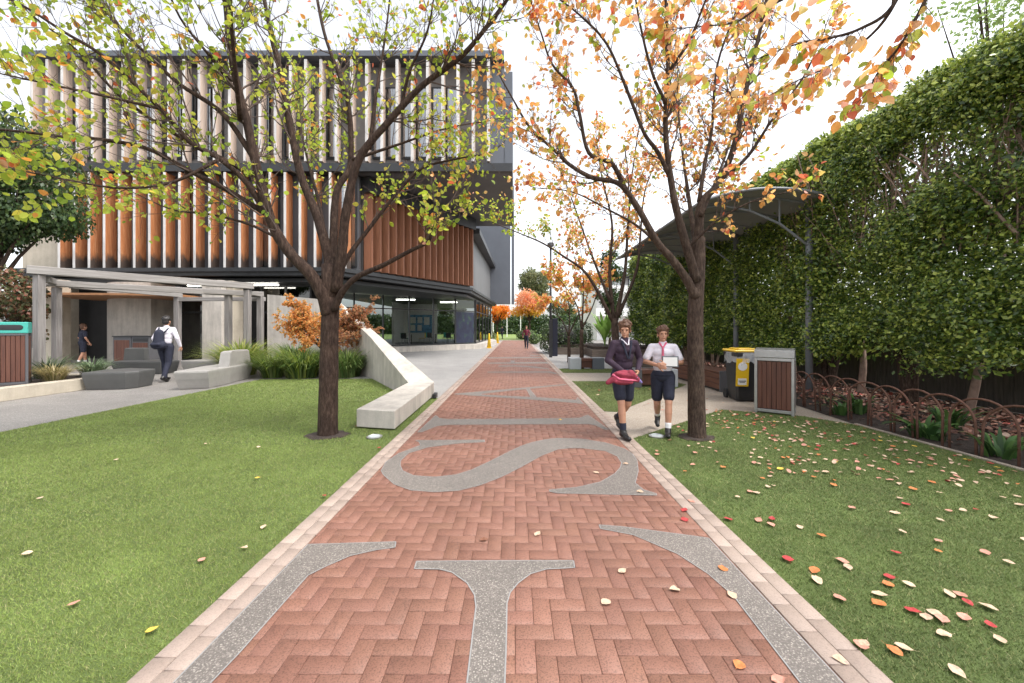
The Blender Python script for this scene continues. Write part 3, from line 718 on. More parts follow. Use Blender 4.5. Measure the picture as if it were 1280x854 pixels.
mb=MB(); mb.tube([(4.15,YA,zc(4.15)-.02),(4.15,YB,zc(4.15)-.02)],.035,8); mb.build('eave_tube',m_postgrey,cn,world=True)
for y in (9.2,12.25,15.4):
    MB().tube([(6.9,y,0),(6.9,y,zc(6.9)-.06)],.075,18).build('post',m_postgrey,cn,world=True,smooth=True)
    mb=MB(); mb.tube([(x,y,zc(x)-.07) for x in xs],.032,8)
    lo=[(6.86,y,3.45),(6.2,y,3.95),(5.5,y,4.25),(4.8,y,4.38),(4.2,y,zc(4.2)-.08)]; mb.tube(lo,.03,8)
    for x,z in ((6.2,3.95),(5.5,4.25),(4.9,4.365)): mb.tube([(x,y,z),(x,y,zc(x)-.07)],.02,6)
    mb.build('truss',m_postgrey,cn,world=True)
for k in range(7):
    y=YA+.6+k*1.05; MB().tube([(x,y,zc(x)-.055) for x in xs],.016,6).build('rib',m_postgrey,cn,world=True)

# ================================================================== SEATS AND PLANTERS ON THE RIGHT
def block_seat(label,loc,rotz,L,ends,h=.42,d=.5):
    t=thing('block_seat',label,'bench',loc,rotz,group='seats with block ends')
    for k,m in enumerate(ends):
        MB().cbox(k*(L-.42),k*(L-.42)+.42,0,d,0,h,.012).build('end_block',m,t)
    MB().cbox(.425,L-.425,.03,d-.03,h-.12,h-.01,.008).build('seat',m_slat,t); MB().cbox(.425,L-.425,.1,d-.1,.06,h-.125,.008).build('apron',m_slat,t)
m_palesteel=M('pale_grey_block',(.38,.4,.42),.6,.1,3)
block_seat('low seat with one pale and one charcoal block end beside slim tree trunks',(1.95,14.05,0),0,1.25,(m_palesteel,m_grey))
block_seat('low seat with pale block end behind the student in the white shirt',(2.75,9.75,0),R(4),1.35,(m_char,m_palesteel),.46)
t=thing('garden_bench','long dark timber bench with steel end plate by the wheelie bin','bench',(4.75,9.1,0))
MB().cbox(.0,.5,0,.03,0,.5,.006).build('end_plate',m_char,t); MB().cbox(0,.5,3.2,3.23,0,.5,.006).build('end_plate',m_char,t)
s=MB()
for i in range(5): s.cbox(.005+i*.099,.005+i*.099+.092,.032,3.198,.44,.48,.005)
s.build('seat',m_slatx,t)
s=MB()
for i in range(3): s.cbox(.01,.035,.032,3.198,.06+i*.125,.06+i*.125+.118,.004)
s.build('side_panel',m_slatx,t); MB().box(.06,.46,.05,3.15,.02,.43).build('core',m_black,t)
def planter(label,loc,L,D,h):
    t=thing('sleeper_planter',label,'planter',loc,group='sleeper planters')
    s=MB()
    for i in range(int(h/.2)): s.cbox(0,L,0,.09,i*.2+.002,i*.2+.198,.01).cbox(0,.09,.092,D,i*.2+.002,i*.2+.198,.01).cbox(L-.09,L,.092,D,i*.2+.002,i*.2+.198,.01)
    s.build('sleeper_wall',m_sleeper,t); MB().box(.092,L-.092,.092,D,0,h-.05).build('planting_soil',m_soil,t)
planter('timber sleeper planter in front of the clipped dark hedge block',(2.3,21.95,0),3.2,2.5,.6)
planter('timber sleeper planter below the tall tropical leaves',(3.9,19.9,0),5.5,2.0,.6)
planter('low timber planter against the foot of the tall hedge',(4.2,14.9,0),1.9,2.4,.4)
# lamp post with dark sleeve
t=thing('lamp_post','thin dark lamp post with a thicker sleeve at its foot beside the path','lamp post',(1.8,19.9,0))
MB().tube([(0,0,0),(0,0,5.6)],.055,14).build('pole',m_black,t,smooth=True)
MB().cbox(-.075,.075,-.075,.075,0,1.9,.01).build('sleeve',m_black,t); MB().lathe([(.06,5.6),(.16,5.65),(.17,5.78),(.1,5.84)],20).build('lamp_head',m_char,t)
t=thing('banner_post','dark navy banner panel standing just behind the lamp post','sign',(2.0,20.7,0))
MB().cbox(-.02,.24,-.04,.04,.0,2.0,.01).build('panel',M('navy_panel',(.012,.014,.03),.5,.1,4),t); MB().cbox(-.06,-.021,-.03,.03,0,2.15,.006).build('post',m_black,t)
# yellow safety cones
for (x,y),lb in (((-1.93,29.0),'nearer yellow caution cone at the corner of the glass cafe'),((-1.75,38.5),'farther yellow caution cone down the brick path by the cafe')):
    t=thing('safety_cone',lb,'cone',(x,y,0),group='yellow safety cones')
    MB().cbox(-.2,.2,-.2,.2,0,.04,.01).build('base',m_yellow,t); MB().lathe([(.16,.04),(.06,1.0),(.04,1.08),(.02,1.1)],20).build('cone_body',m_yellow,t,smooth=True)
for x,y,h,lb in ((-3.5,62,5.2,'leftmost slim white pole at the far lawn'),(-1.35,64,5,'middle slim white pole at the far lawn'),(.9,66,5.3,'rightmost slim white pole at the far lawn')):
    o=MB().tube([(x,y,0),(x,y,h)],.07,10).build('white_pole',m_white,origin=(x,y,0)); tag(o,lb,'pole',group='white poles')
# white apartment building behind
ap=thing('white_building','white building with dark balconies behind the trees on the right','building',(14,48,0))
MB().box(10,28,48,60,0,7.6).build('wall',m_white,ap,world=True)
for z in (2.9,5.6): MB().box(9.6,28,46.6,47.98,z,z+.18).build('balcony_slab',m_white,ap,world=True); MB().box(9.6,28,46.62,46.68,z+.2,z+.95).build('balustrade',m_white,ap,world=True); 
for z in (.4,3.3,6.0):
    for k in range(5):
        f=MB().box(10.6+k*3.2,12.9+k*3.2,47.9,47.98,z,z+1.5).build('window',m_black,ap,world=True); MB().box(10.7+k*3.2-14,12.8+k*3.2-14,-.13,-.105,z+.1,z+1.4).build('pane',m_glassd,f)
MB().box(9.4,28.5,46.4,60.4,7.62,7.9).build('roof',m_char,ap,world=True)
# paling fence behind the hedge
fn=thing('paling_fence','dark timber paling fence behind the tall hedge','fence',(8.75,10,0))
s=MB(); rg=random.Random(2); y=1.0
while y<25: s.box(8.74,8.76+rg.uniform(0,.012),y,y+.142,.02,1.85+rg.uniform(-.02,.02)); y+=.147
s.build('palings',M('dark_paling',(.07,.06,.055),.9,.35,4,stretch=(6,6,.6)),fn,world=True)
MB().box(8.77,8.83,1,25,.4,.48).box(8.77,8.83,1,25,1.4,1.48).build('rail',m_sleeper,fn,world=True)
# rusty hoop edging: overlapping arches along the bed
hp=thing('hoop_edging','low rusty steel hoop edging along the garden bed','edging',(5.36,4,0))
mb=None
for k in range(20):
    y=8.5-k*.36; x=5.38+(.08 if y>6.4 else 0); hw=.33
    pts=[(0,-hw,0),(0,-hw,.38)]+[(0,-hw*math.cos(a),.38+.3*math.sin(a)) for a in [math.pi*i/14 for i in range(1,14)]]+[(0,hw,.38),(0,hw,0)]
    o=MB().tube(pts,.0135,7).build('hoop',m_rust,hp,smooth=True); o.location=(x-5.36+random.uniform(-.01,.01)+(.014 if k%2 else 0),y-4,random.uniform(-.02,.0)); o.rotation_euler=(0,R(random.uniform(-4,4)),R(random.uniform(-6,6)))
# ================================================================== PLANTS
LEAF=np.array([(0,0,0),(0,.35,-.02),(0,.68,-.03),(0,1.03,-.1),(.26,.13,.04),(.38,.4,.07),(.28,.72,.04),(-.26,.13,.04),(-.38,.4,.07),(-.28,.72,.04)],np.float32)
LEAFF=np.array([(0,4,1),(4,5,1),(1,5,2),(5,6,2),(2,6,3),(0,1,7),(7,1,8),(1,2,8),(8,2,9),(2,3,9)])
RHOMB=np.array([(0,0,0),(.25,.5,.06),(0,1,0),(-.25,.5,.06)],np.float32); RHF=np.array([(0,1,2),(0,2,3)])
def leaf_cloud(name,pos,axis,nrm,size,col,mat,parent=None,shape=LEAF,faces=LEAFF,wide=1.0):
    pos=np.asarray(pos,np.float32);axis=np.asarray(axis,np.float32);nrm=np.asarray(nrm,np.float32);size=np.asarray(size,np.float32)
    y=axis/np.linalg.norm(axis,axis=1,keepdims=True).clip(1e-6); x=np.cross(y,nrm); x/=np.linalg.norm(x,axis=1,keepdims=True).clip(1e-6); z=np.cross(x,y)
    s=shape*np.array((wide,1,1),np.float32)
    V=pos[:,None]+size[:,None,None]*(s[None,:,0,None]*x[:,None]+s[None,:,1,None]*y[:,None]+s[None,:,2,None]*z[:,None])
    k=len(shape); Fa=(np.arange(len(pos))[:,None,None]*k+faces[None]).reshape(-1,faces.shape[1])
    if parent is not None: V=V-np.array(parent.location,np.float32)
    return np_mesh(name,V.reshape(-1,3),Fa,mat,parent,np.repeat(np.asarray(col,np.float32),k,0).clip(0,1))
def spline(pts,n=6):
    q=[Vector(p) for p in pts]; q=[q[0]*2-q[1]]+q+[q[-1]*2-q[-2]]; out=[]
    for i in range(1,len(q)-2):
        for k in range(n):
            t=k/n; a,b,c,d=q[i-1],q[i],q[i+1],q[i+2]
            out.append(.5*((2*b)+(c-a)*t+(2*a-5*b+4*c-d)*t*t+(3*b-a-3*c+d)*t**3))
    out.append(q[-2]); return out
class Tree:
    def __init__(s,name,label,base,seed,barkm,pal,group=None,leaf=.075,droop=.65,kind_cat='tree'):
        s.t=thing(name,label,kind_cat,base,group=group); s.r=random.Random(seed); s.trunk=MB(); s.tw=MB(); s.pos=[];s.ax=[];s.nr=[];s.sz=[];s.co=[]
        s.bark=barkm; s.pal=pal; s.slim=.88; s.leaf=leaf; s.droop=droop; s.limbs=[]
    def limb(s,pts,r0,r1,seg=9,twigs=True,dens=1.0,t0=.25,lf=1.0,knob=.05):
        p=spline(pts,6); n=len(p)
        rad=[(r0+(r1-r0)*(i/(n-1))**.75)*(1+s.r.uniform(-knob,knob)) for i in range(n)]
        rad=[q*s.slim for q in rad]; s.trunk.tube(p,rad,seg)
        s.limbs.append((p,rad,twigs,dens,t0,lf)); return p
    def rv(s): return Vector((s.r.gauss(0,1),s.r.gauss(0,1),s.r.gauss(0,1))).normalized()
    def leafat(s,p,d,lf):
        r=s.r; ax=(d*.5+s.rv()*.8+Vector((0,0,-s.droop))).normalized()
        n=(s.rv()+Vector((0,0,.5))).normalized()
        if getattr(s,'flat',False): n=(s.rv()*.8+Vector((0,-1,.2))).normalized()
        s.pos.append(p);s.ax.append(ax);s.nr.append(n);s.sz.append(s.leaf*r.uniform(.6,1.2))
        s.co.append(s.pal(p,r))
    def grow(s,p,d,L,rad,lev,lf,up=.12):
        r=s.r; n=5 if lev<2 else 3; pts=[p.copy()]; dirs=[]
        for i in range(n):
            d=(d+s.rv()*(.2 if lev<2 else .3)+Vector((0,0,up))).normalized(); p=p+d*(L/n); pts.append(p.copy()); dirs.append(d.copy())
        s.tw.tube(pts,[rad*(1-.75*i/n) for i in range(n+1)],5 if lev==0 else (4 if lev==1 else 3),cap=False)
        if lev<2:
            k=r.randint(3,5) if lev==0 else r.randint(2,4)
            for _ in range(k):
                i=r.randint(1,n-1); dd=(dirs[i]+s.rv()*.9).normalized()
                s.grow(pts[i],dd,L*r.uniform(.35,.65),rad*.55,lev+1,lf,up)
        if lev>=1:
            m=lf*(2.4 if lev==1 else 3.2); m=int(m)+(r.random()<m-int(m))
            for _ in range(m):
                i=r.randint(0,n-1); s.leafat(pts[i]+(pts[i+1]-pts[i])*r.random(),dirs[i],lf)
            if r.random()<.5*min(lf,1): s.leafat(pts[-1],dirs[-1],lf)
    def twigs(s,rate=9,L=(.5,1.1),lf=1.0,up=.12):
        r=s.r
        for p,rad,on,dens,t0,lfm in s.limbs:
            if not on: continue
            tot=sum((b-a).length for a,b in zip(p[:-1],p[1:])); k=max(2,int(tot*rate*dens)); n=len(p)
            for _ in range(k):
                t=t0+(1-t0)*r.random()**.8; i=min(n-2,int(t*(n-1))); d=(p[i+1]-p[i]).normalized()
                side=s.rv(); side=(side-d*side.dot(d)).normalized()
                dd=(d*.7+side*.8).normalized(); rr=max(.003,min(rad[i]*.35,.014))
                s.grow(p[i],dd,r.uniform(*L)*(1.15-.5*t),rr,0,lf*lfm,up)
            s.grow(p[-1],(p[-1]-p[-2]).normalized(),r.uniform(*L)*.8,rad[-1],0,lf*lfm,up)
    def done(s,lname='crown'):
        s.trunk.build('trunk',s.bark,s.t,world=True,smooth=True)
        if s.tw.v: s.tw.build('twigs',m_twig,s.t,world=True,smooth=True)
        if s.pos: leaf_cloud(lname,s.pos,s.ax,s.nr,s.sz,s.co,m_leaf,s.t)
        return s.t
def pick(r,opts):
    x=r.random()*sum(o[0] for o in opts)
    for w,c in opts:
        x-=w
        if x<=0: break
    k=r.uniform(.8,1.18); return tuple(min(1,v*k*r.uniform(.94,1.06)) for v in c)
GREEN=[(5,(.42,.52,.06)),(4,(.55,.58,.09)),(2,(.28,.40,.06)),(1.2,(.7,.58,.1)),(.7,(.8,.34,.08)),(.35,(.7,.16,.07))]
ORANGE=[(4,(.85,.40,.12)),(3.5,(.88,.54,.24)),(2,(.86,.62,.18)),(.9,(.7,.18,.09)),(.6,(.5,.52,.1)),(1.2,(.88,.46,.32))]
def palL(p,r):
    f=min(.75,max(.03,.06+(p.x+1.6)*.16+(p.z-4)*.03)); return pick(r,ORANGE if r.random()<f*.5 else GREEN)
def palR(p,r): return pick(r,GREEN if r.random()<.12 else ORANGE)

def pts3(seq,Y0,Y1,n=None):
    k=len(seq); return [P(px,py,Y0+(Y1-Y0)*i/(k-1)) for i,(px,py) in enumerate(seq)]
# ---- the pear tree on the left turf
T=Tree('pear_tree','dark trunked pear tree with yellow green leaves on the left turf',(-2.6,5.44,0),21,m_bark,palL)
b=Vector((-2.6,5.44,0))
T.limb([b+Vector((0,0,-.1)),b+Vector((0,0,.03)),b+Vector((.0,0,.18)),P(411,470,5.44),P(412,420,5.44),P(414,372,5.44)],.17,.125,16,False,knob=.02)
T.trunk.tube([P(413,392,5.44),P(412,360,5.44),P(410,330,5.42)],[.1105,.108,.085],14)
T.limb(pts3([(411,392),(404,370),(388,343),(364,318),(340,279),(320,205),(308,150),(294,95),(285,30),(280,-40),(272,-120)],5.42,4.75),.115,.028,11,dens=.8,t0=.35)
T.limb(pts3([(414,345),(410,318),(395,267),(376,219),(360,143),(350,88),(338,40),(326,-30),(318,-110)],5.44,5.95),.095,.022,10,dens=.8,t0=.35)
T.limb(pts3([(416,335),(417,290),(421,239),(438,205),(436,135),(423,92),(405,40),(392,-30),(385,-100)],5.5,6.6),.075,.018,9,dens=.8,t0=.35)
T.limb(pts3([(420,365),(428,310),(433,263),(449,199),(487,151),(527,108),(575,72),(605,38),(642,-12),(670,-60)],5.4,4.95),.09,.018,10,dens=.8,t0=.35)
T.limb(pts3([(418,388),(428,365),(447,346),(480,331),(512,314),(535,302),(541,286),(556,262)],5.36,4.95),.06,.014,9,dens=.7,t0=.6,lf=1.4)
T.limb(pts3([(422,345),(437,318),(455,294),(495,243),(527,211),(570,199),(606,193)],5.5,6.2),.05,.01,8,dens=1,t0=.3,lf=1.3)
T.limb(pts3([(462,186),(470,120),(478,70),(486,10),(492,-60)],5.3,5.8),.035,.01,7,dens=.9)
T.limb(pts3([(500,140),(512,90),(534,40),(545,-20)],5.2,4.8),.03,.009,7,dens=.9)
T.limb(pts3([(338,277),(310,231),(275,199),(239,179),(199,135),(131,72),(80,40),(30,8),(-30,-20)],5.2,4.0),.05,.01,8,dens=1,lf=1.1)
T.limb(pts3([(334,268),(279,235),(239,215),(187,187),(131,175),(80,171),(10,163),(-60,160)],5.2,3.9),.045,.01,8,dens=.9,lf=1.1)
T.limb(pts3([(326,225),(279,199),(219,168),(150,120),(95,62),(40,20)],5.1,4.4),.04,.009,7,dens=1)
T.limb(pts3([(322,205),(279,143),(223,104),(167,52),(120,2),(60,-50)],5.1,4.6),.045,.01,7,dens=1)
T.limb(pts3([(352,300),(310,280),(262,268),(215,262),(165,240)],5.3,5.9),.03,.008,6,dens=1,lf=1.3)
T.limb(pts3([(300,120),(262,70),(225,22),(200,-40)],5.0,4.4),.03,.009,6,dens=1)
T.limb(pts3([(275,199),(215,228),(150,235),(85,225),(20,212)],4.9,3.7),.026,.007,6,dens=1.1,lf=1.4)
T.limb(pts3([(200,136),(130,120),(60,105),(0,92)],4.6,3.4),.024,.007,6,dens=1.1,lf=1.3)
T.limb(pts3([(440,200),(500,180),(560,160),(620,150)],5.7,6.4),.03,.008,6,dens=1,lf=1.2)
T.limb([P(413,350,5.44),P(400,260,6.2),P(380,180,7.0),P(370,110,7.6)],.05,.01,7,dens=.9)
T.limb([P(300,150,4.9),P(290,40,4.2),P(280,-160,3.6),P(270,-400,3.2)],.035,.008,6,dens=.8)
T.twigs(9,(.4,1.0),.24); T.done()
# ---- the pear tree on the right turf
T=Tree('pear_tree','pear tree with orange peach leaves beside the two students on the right',(2.47,5.33,0),33,m_barkr,palR)
b=Vector((2.47,5.33,0))
T.limb([b+Vector((0,0,-.1)),b+Vector((0,0,.03)),b+Vector((0,0,.15)),P(870,470,5.33),P(869,400,5.33),P(872,340,5.36),P(873,298,5.42)],.152,.1,16,False,knob=.02)
T.limb(pts3([(873,318),(874,280),(878,252),(899,228),(919,179),(931,119),(945,60),(958,0),(968,-70)],5.42,5.75),.085,.018,10,dens=.9,t0=.35)
T.limb(pts3([(870,372),(856,346),(838,322),(821,302),(796,258),(774,230),(740,222),(712,206),(692,187),(662,159),(640,122),(622,90)],5.3,4.9),.075,.008,10,dens=.7,t0=.4)
T.limb(pts3([(783,240),(765,205),(736,191),(724,140),(716,110),(690,80),(676,40),(660,-10)],5.2,4.9),.045,.008,8,dens=.8,t0=.3)
T.limb(pts3([(871,352),(858,308),(847,268),(840,234),(833,180),(832,139),(835,80),(832,0),(828,-70)],5.3,5.0),.075,.016,10,dens=.8,t0=.35)
T.limb(pts3([(838,222),(822,190),(805,166),(783,111),(759,56),(728,22),(694,-5)],5.2,4.6),.04,.01,8,dens=.8,t0=.3)
T.limb(pts3([(874,252),(881,205),(890,160),(897,80),(925,0),(940,-60)],5.5,6.1),.04,.01,8,dens=.9)
T.limb(pts3([(905,222),(935,195),(965,150),(1005,95),(1030,40)],5.5,5.0),.035,.008,7,dens=.9,lf=1.2)
T.limb(pts3([(832,130),(815,90),(800,30),(790,-30)],5.0,4.4),.028,.008,6,dens=.9)
T.limb(pts3([(836,90),(862,50),(880,5),(900,-50)],5.1,4.6),.028,.008,6,dens=.9)
T.limb(pts3([(858,312),(880,290),(905,270),(945,250),(985,240)],5.3,4.8),.028,.006,6,dens=.8,lf=1.3)
T.limb(pts3([(838,322),(800,285),(760,262),(715,240),(670,235)],5.3,6.1),.03,.007,6,dens=.8,lf=1.1)
T.limb([P(872,320,5.42),P(860,240,6.2),P(850,160,6.9),P(846,80,7.5)],.05,.01,7,dens=.9)
T.limb([P(876,270,5.4),P(905,200,6.3),P(930,120,7.0)],.04,.01,7,dens=.9)
T.twigs(9,(.4,1.0),.31); T.done()
# ---- near tree whose limbs reach over the frame from behind on the right
T=Tree('pear_tree','orange leaved pear tree whose near branches hang in at the top right',(3.5,-.7,0),57,m_barkr,lambda p,r: pick(r,GREEN if r.random()<.2 else ORANGE),leaf=.082,droop=.8)
T.flat=True
b=Vector((3.5,-.7,0))
T.limb([b+Vector((0,0,-.1)),b+Vector((0,0,.2)),b+Vector((.02,0,1.2)),b+Vector((.0,.05,2.3))],.19,.13,14,False)
T.limb([b+Vector((0,.02,2.2)),b+Vector((-.1,.7,3.2)),b+Vector((-.35,1.6,4.0)),P(1180,-70,2.7),P(1160,-8,2.75),P(1138,36,2.8),P(1120,64,2.85),P(1098,90,2.9),P(1086,112,2.92)],.03,.004,9,dens=.0,t0=.6)
T.limb([b+Vector((-.2,1.0,3.5)),P(1160,-90,2.5),P(1117,6,2.7),P(1075,36,2.8),P(1035,48,2.85),P(1000,54,2.9),P(940,76,3.0)],.024,.004,7,dens=0)
T.limb([P(1150,-60,2.6),P(1105,26,2.9),P(1059,68,3.1),P(1030,86,3.2),P(992,103,3.3),P(950,126,3.4)],.018,.003,6,dens=0)
T.limb([b+Vector((-.3,1.4,3.8)),P(1060,-60,2.8),P(980,-2,3.1),P(950,8,3.2),P(919,28,3.3),P(875,33,3.4),P(830,38,3.5)],.022,.003,7,dens=0)
for a in ((.8,.3),(-.9,-.3),(.2,-.9),(-.4,.4)):
    T.limb([b+Vector((0,0,2.2)),b+Vector((a[0]*.5,a[1]*.5,3.3)),b+Vector((a[0]*1.1,a[1]*1.1,4.6)),b+Vector((a[0]*1.5,a[1]*1.5,6))],.08,.012,8,dens=.7)
T.twigs(5,(.3,.8),.35)
for (p,rad,on,dn,t0,lf) in T.limbs[1:5]:
    n=len(p)
    for i in range(int(n*.45),n-1):
        for _ in range(2):
            d=(p[i+1]-p[i]).normalized(); dd=(d*.6+T.rv()*.7+Vector((0,0,-.25))).normalized()
            q=p[i]+(p[i+1]-p[i])*T.r.random(); L=T.r.uniform(.06,.24); e=q+dd*L+Vector((0,0,-.02))
            T.tw.tube([q,q+dd*L*.5,e],[.0025,.002,.0012],4,cap=False)
            for _ in range(T.r.randint(1,2)): T.leafat(q+(e-q)*T.r.uniform(.4,1),dd,1)
T.done()
# ---- further trees along the right side of the path
def back_tree(label,base,seed,forks,pal,leaf,rate,lf,trunk=None,L=(.5,1.1),group='autumn trees farther along the path',r0=.12):
    T=Tree('pear_tree',label,base,seed,m_barkr,pal,group,leaf)
    b=Vector(base); T.limb([b+Vector((0,0,-.1)),b+Vector((0,0,.5)),trunk],r0,r0*.72,10,False,knob=.03)
    for pts,ra,rb in forks: T.limb(pts,ra,rb,7,t0=.3)
    T.twigs(rate,L,lf); return T.done()
Yt=12.0
def F3(seq,Y0=Yt,Y1=Yt): return pts3(seq,Y0,Y1)
mixpal=lambda p,r: pick(r,GREEN if p.x<1.2 and p.z<5.2 or r.random()<.2 else ORANGE)
back_tree('multi stemmed pear tree behind the student in the plum blazer',(3.1,12,0),5,[
  (F3([(766,402),(745,361),(729,338),(705,321),(678,304),(645,290),(615,278)],12,11.4),.075,.012),
  (F3([(767,400),(762,340),(765,280),(752,220),(745,170)],12,12.6),.08,.015),
  (F3([(770,400),(781,340),(785,280),(790,220),(800,150)],12,12),.085,.015),
  (F3([(773,395),(795,340),(800,300),(806,240),(825,190)],12,11.5),.07,.012),
  (F3([(764,380),(740,320),(715,250),(695,200)],12,13),.06,.012)],mixpal,.085,3.2,.9,P(768,398,12),(.6,1.3),r0=.17)
back_tree('slender pear tree beside the low seat with block ends',(2.44,14.4,0),6,[
  (pts3([(727,412),(722,385),(708,360),(690,340)],14.4,14),.04,.008),(pts3([(727,415),(729,370),(728,330),(722,295)],14.4,14.8),.05,.009),
  (pts3([(727,412),(740,385),(752,350),(765,315)],14.4,14.4),.04,.008)],lambda p,r: pick(r,GREEN if r.random()<.15 else ORANGE),.1,3.6,1.0,P(727,412,14.4),(.5,1.0),r0=.11)
back_tree('slim peach leaved pear tree on grey terrace paving',(2.33,17.0,0),8,[
  (pts3([(711,420),(702,400),(688,388),(676,378)],17,16.7),.04,.008),(pts3([(711,420),(712,395),(709,368),(702,345)],17,17.3),.045,.009),
  (pts3([(711,418),(722,395),(733,372),(742,352)],17,17),.04,.008)],palR,.11,4.2,1.2,P(711,420,17),(.5,1.0),r0=.1)

def blob_tree(name,label,base,trunk_h,rc,rad,n,leaf,pal,seed,tr=.2,mat=None,group=None,lobes=14,cat='tree',hang=.3):
    rng=np.random.default_rng(seed); t=thing(name,label,cat,base,group=group); rr=random.Random(seed)
    cz=rc; mb=MB(); mb.tube([(0,0,-.1),(.02,0,trunk_h*.5),(0,.03,trunk_h)],[tr,tr*.8,tr*.65],9)
    L=[]
    for i in range(lobes):
        v=rng.normal(size=3); v/=np.linalg.norm(v); v=v*np.array(rad)*rng.uniform(.35,.72); L.append((v+np.array((0,0,cz)),rng.uniform(.28,.46)*min(rad)))
        e=Vector(L[-1][0]); mb.tube([(0,0,trunk_h*.9),tuple(Vector((0,0,trunk_h)).lerp(e,.5)+Vector((0,0,.1))),tuple(e)],[tr*.4,tr*.22,tr*.06],5,cap=False)
    mb.build('trunk',m_barkr,t,smooth=True)
    k=n//lobes; pos=[];nr=[]
    for c,r in L:
        v=rng.normal(size=(k,3)); v/=np.linalg.norm(v,axis=1,keepdims=True); d=r*(.55+.5*rng.random((k,1)))
        pos.append(c+v*d*np.array((1.15,1.15,.85))); nr.append(v+rng.normal(0,.5,(k,3)))
    pos=np.concatenate(pos);nr=np.concatenate(nr); N=len(pos); ax=rng.normal(size=(N,3))+np.array((0,0,-hang*2))
    col=np.array([pal(Vector(p),rr) for p in pos]); leaf_cloud('crown',pos+np.array(base),ax,nr,leaf*rng.uniform(.6,1.2,N),col,mat or m_leaf,t,RHOMB,RHF,1.2); return t
def cpal(*opts): return lambda p,r: pick(r,list(opts))
DKG=[(3,(.03,.06,.018)),(3,(.05,.09,.025)),(1.5,(.08,.12,.03))]
blob_tree('orange_tree','round crowned orange and yellow tree past the end of the path',(1.9,52,0),2.6,4.6,(2.9,2.9,2.4),5200,.3,lambda p,r: pick(r,[(3,(.78,.5,.08)),(2,(.8,.38,.08))] if p.z<4.2+r.gauss(0,.5) else [(3,(.85,.4,.2)),(2,(.88,.5,.32))]),3,.16,lobes=26)
blob_tree('orange_tree','bright orange tree seen low under the dark end wall of the school building',(-2.6,56,0),2.0,3.8,(2.8,2.8,1.6),3600,.3,cpal((3,(.8,.25,.04)),(2,(.85,.4,.06))),4,.14,lobes=20)
blob_tree('gum_tree','tall grey green gum tree rising behind the round orange tree',(5.3,100,0),7,12.6,(5,5,7.4),8000,.55,cpal((3,(.2,.22,.1)),(2,(.27,.26,.13)),(2,(.12,.14,.07))),5,.4,lobes=30)
blob_tree('conifer_tree','dark green slender tree behind the white building corner',(8.2,34,0),1.5,5.2,(1.3,1.3,4.4),4200,.24,cpal(*DKG),6,.14,lobes=26)
blob_tree('background_tree','pale green tree showing above the far right end of the tall hedge',(18.6,15,0),6,14.3,(2.6,2.6,2.6),1700,.2,cpal((3,(.24,.34,.1)),(2,(.32,.42,.14))),7,.2,lobes=16)
blob_tree('evergreen_tree','dense dark evergreen tree at the left edge beside the pergola',(-15.1,11.0,0),2.2,5.5,(2.45,2.3,2.9),34000,.13,cpal(*DKG),8,.2,m_strap,lobes=26,hang=1.2)
blob_tree('creeper_shrub','brownish creeper mass below the dark evergreen at the left edge',(-13.6,10.7,.2),.8,1.9,(1.5,.8,1.5),6500,.11,cpal((3,(.09,.1,.04)),(2,(.16,.1,.05)),(1,(.26,.1,.06))),9,.05,m_strap,lobes=18,cat='shrub')
blob_tree('creeper_shrub','leafy dark shrub behind the bin with the teal top',(-13.9,9.4,.2),.6,1.3,(.9,.6,1.3),4000,.12,cpal((3,(.06,.08,.035)),(2,(.12,.1,.05))),19,.05,m_strap,lobes=14,cat='shrub')
# Japanese maple: broad, layered sprays
T=Tree('japanese_maple','small japanese maple with orange lacy leaves against the ramp wall',(-6.2,12.7,0),91,m_barkr,lambda p,r: pick(r,[(3,(.8,.38,.12)),(2.5,(.85,.5,.2)),(1.4,(.45,.36,.12))] if p.x<-5.7 else [(2,(.5,.24,.13)),(2,(.38,.25,.12)),(1,(.65,.3,.15))]),leaf=.055,droop=.35,kind_cat='tree')
b=Vector((-6.2,12.7,0))
T.limb([b+Vector((0,0,-.1)),b+Vector((0,0,.3)),b+Vector((.05,0,.8))],.07,.05,8,False)
for k in range(15):
    a=T.r.uniform(0,6.28); ln=T.r.uniform(.7,1.45); zt=T.r.uniform(1.0,2.4)
    e=b+Vector((math.cos(a)*ln*1.15+.15,math.sin(a)*ln*.6,zt)); T.limb([b+Vector((.03,0,.7)),b.lerp(e,.5)+Vector((0,0,.45)),e],.03,.006,5,t0=.35)
T.twigs(13,(.25,.55),1.9,-.02); T.done()

# strappy clumps
def clump(label,loc,h,n,seed,cols,w=.011,spread=1.0,cat='plant',name='strappy_plant',group='strappy plants',mat=None,nseg=5):
    rng=np.random.default_rng(seed); t=thing(name,label,cat,loc,group=group); V=[];Q=[];K=[]
    for i in range(n):
        a=rng.uniform(0,2*np.pi); r0=rng.uniform(0,.34)*spread*min(1,h); out=rng.uniform(.15,1.0)*spread*h*.95; hh=h*rng.uniform(.65,1.1)
        c,s_=np.cos(a),np.sin(a); col=np.array(cols[rng.integers(len(cols))])*rng.uniform(.75,1.25); b_=len(V); ww=w*rng.uniform(.7,1.3); dr=rng.uniform(.0,1.0)
        for k in range(nseg+1):
            u=k/nseg; rr=r0+out*(u**1.6); z=hh*(u*1.25-(.25+.55*dr)*u**3); wd=ww*(1-u**2.5)+.0008
            V += [(c*rr-s_*wd,s_*rr+c*wd,max(z,.01)),(c*rr+s_*wd,s_*rr-c*wd,max(z,.01))]; K += [col*(.8+.35*u)]*2
        for k in range(nseg): q=b_+2*k; Q.append((q,q+1,q+3,q+2))
    np_mesh('leaves',V,Q,mat or m_strap,t,np.array(K).clip(0,1)); return t
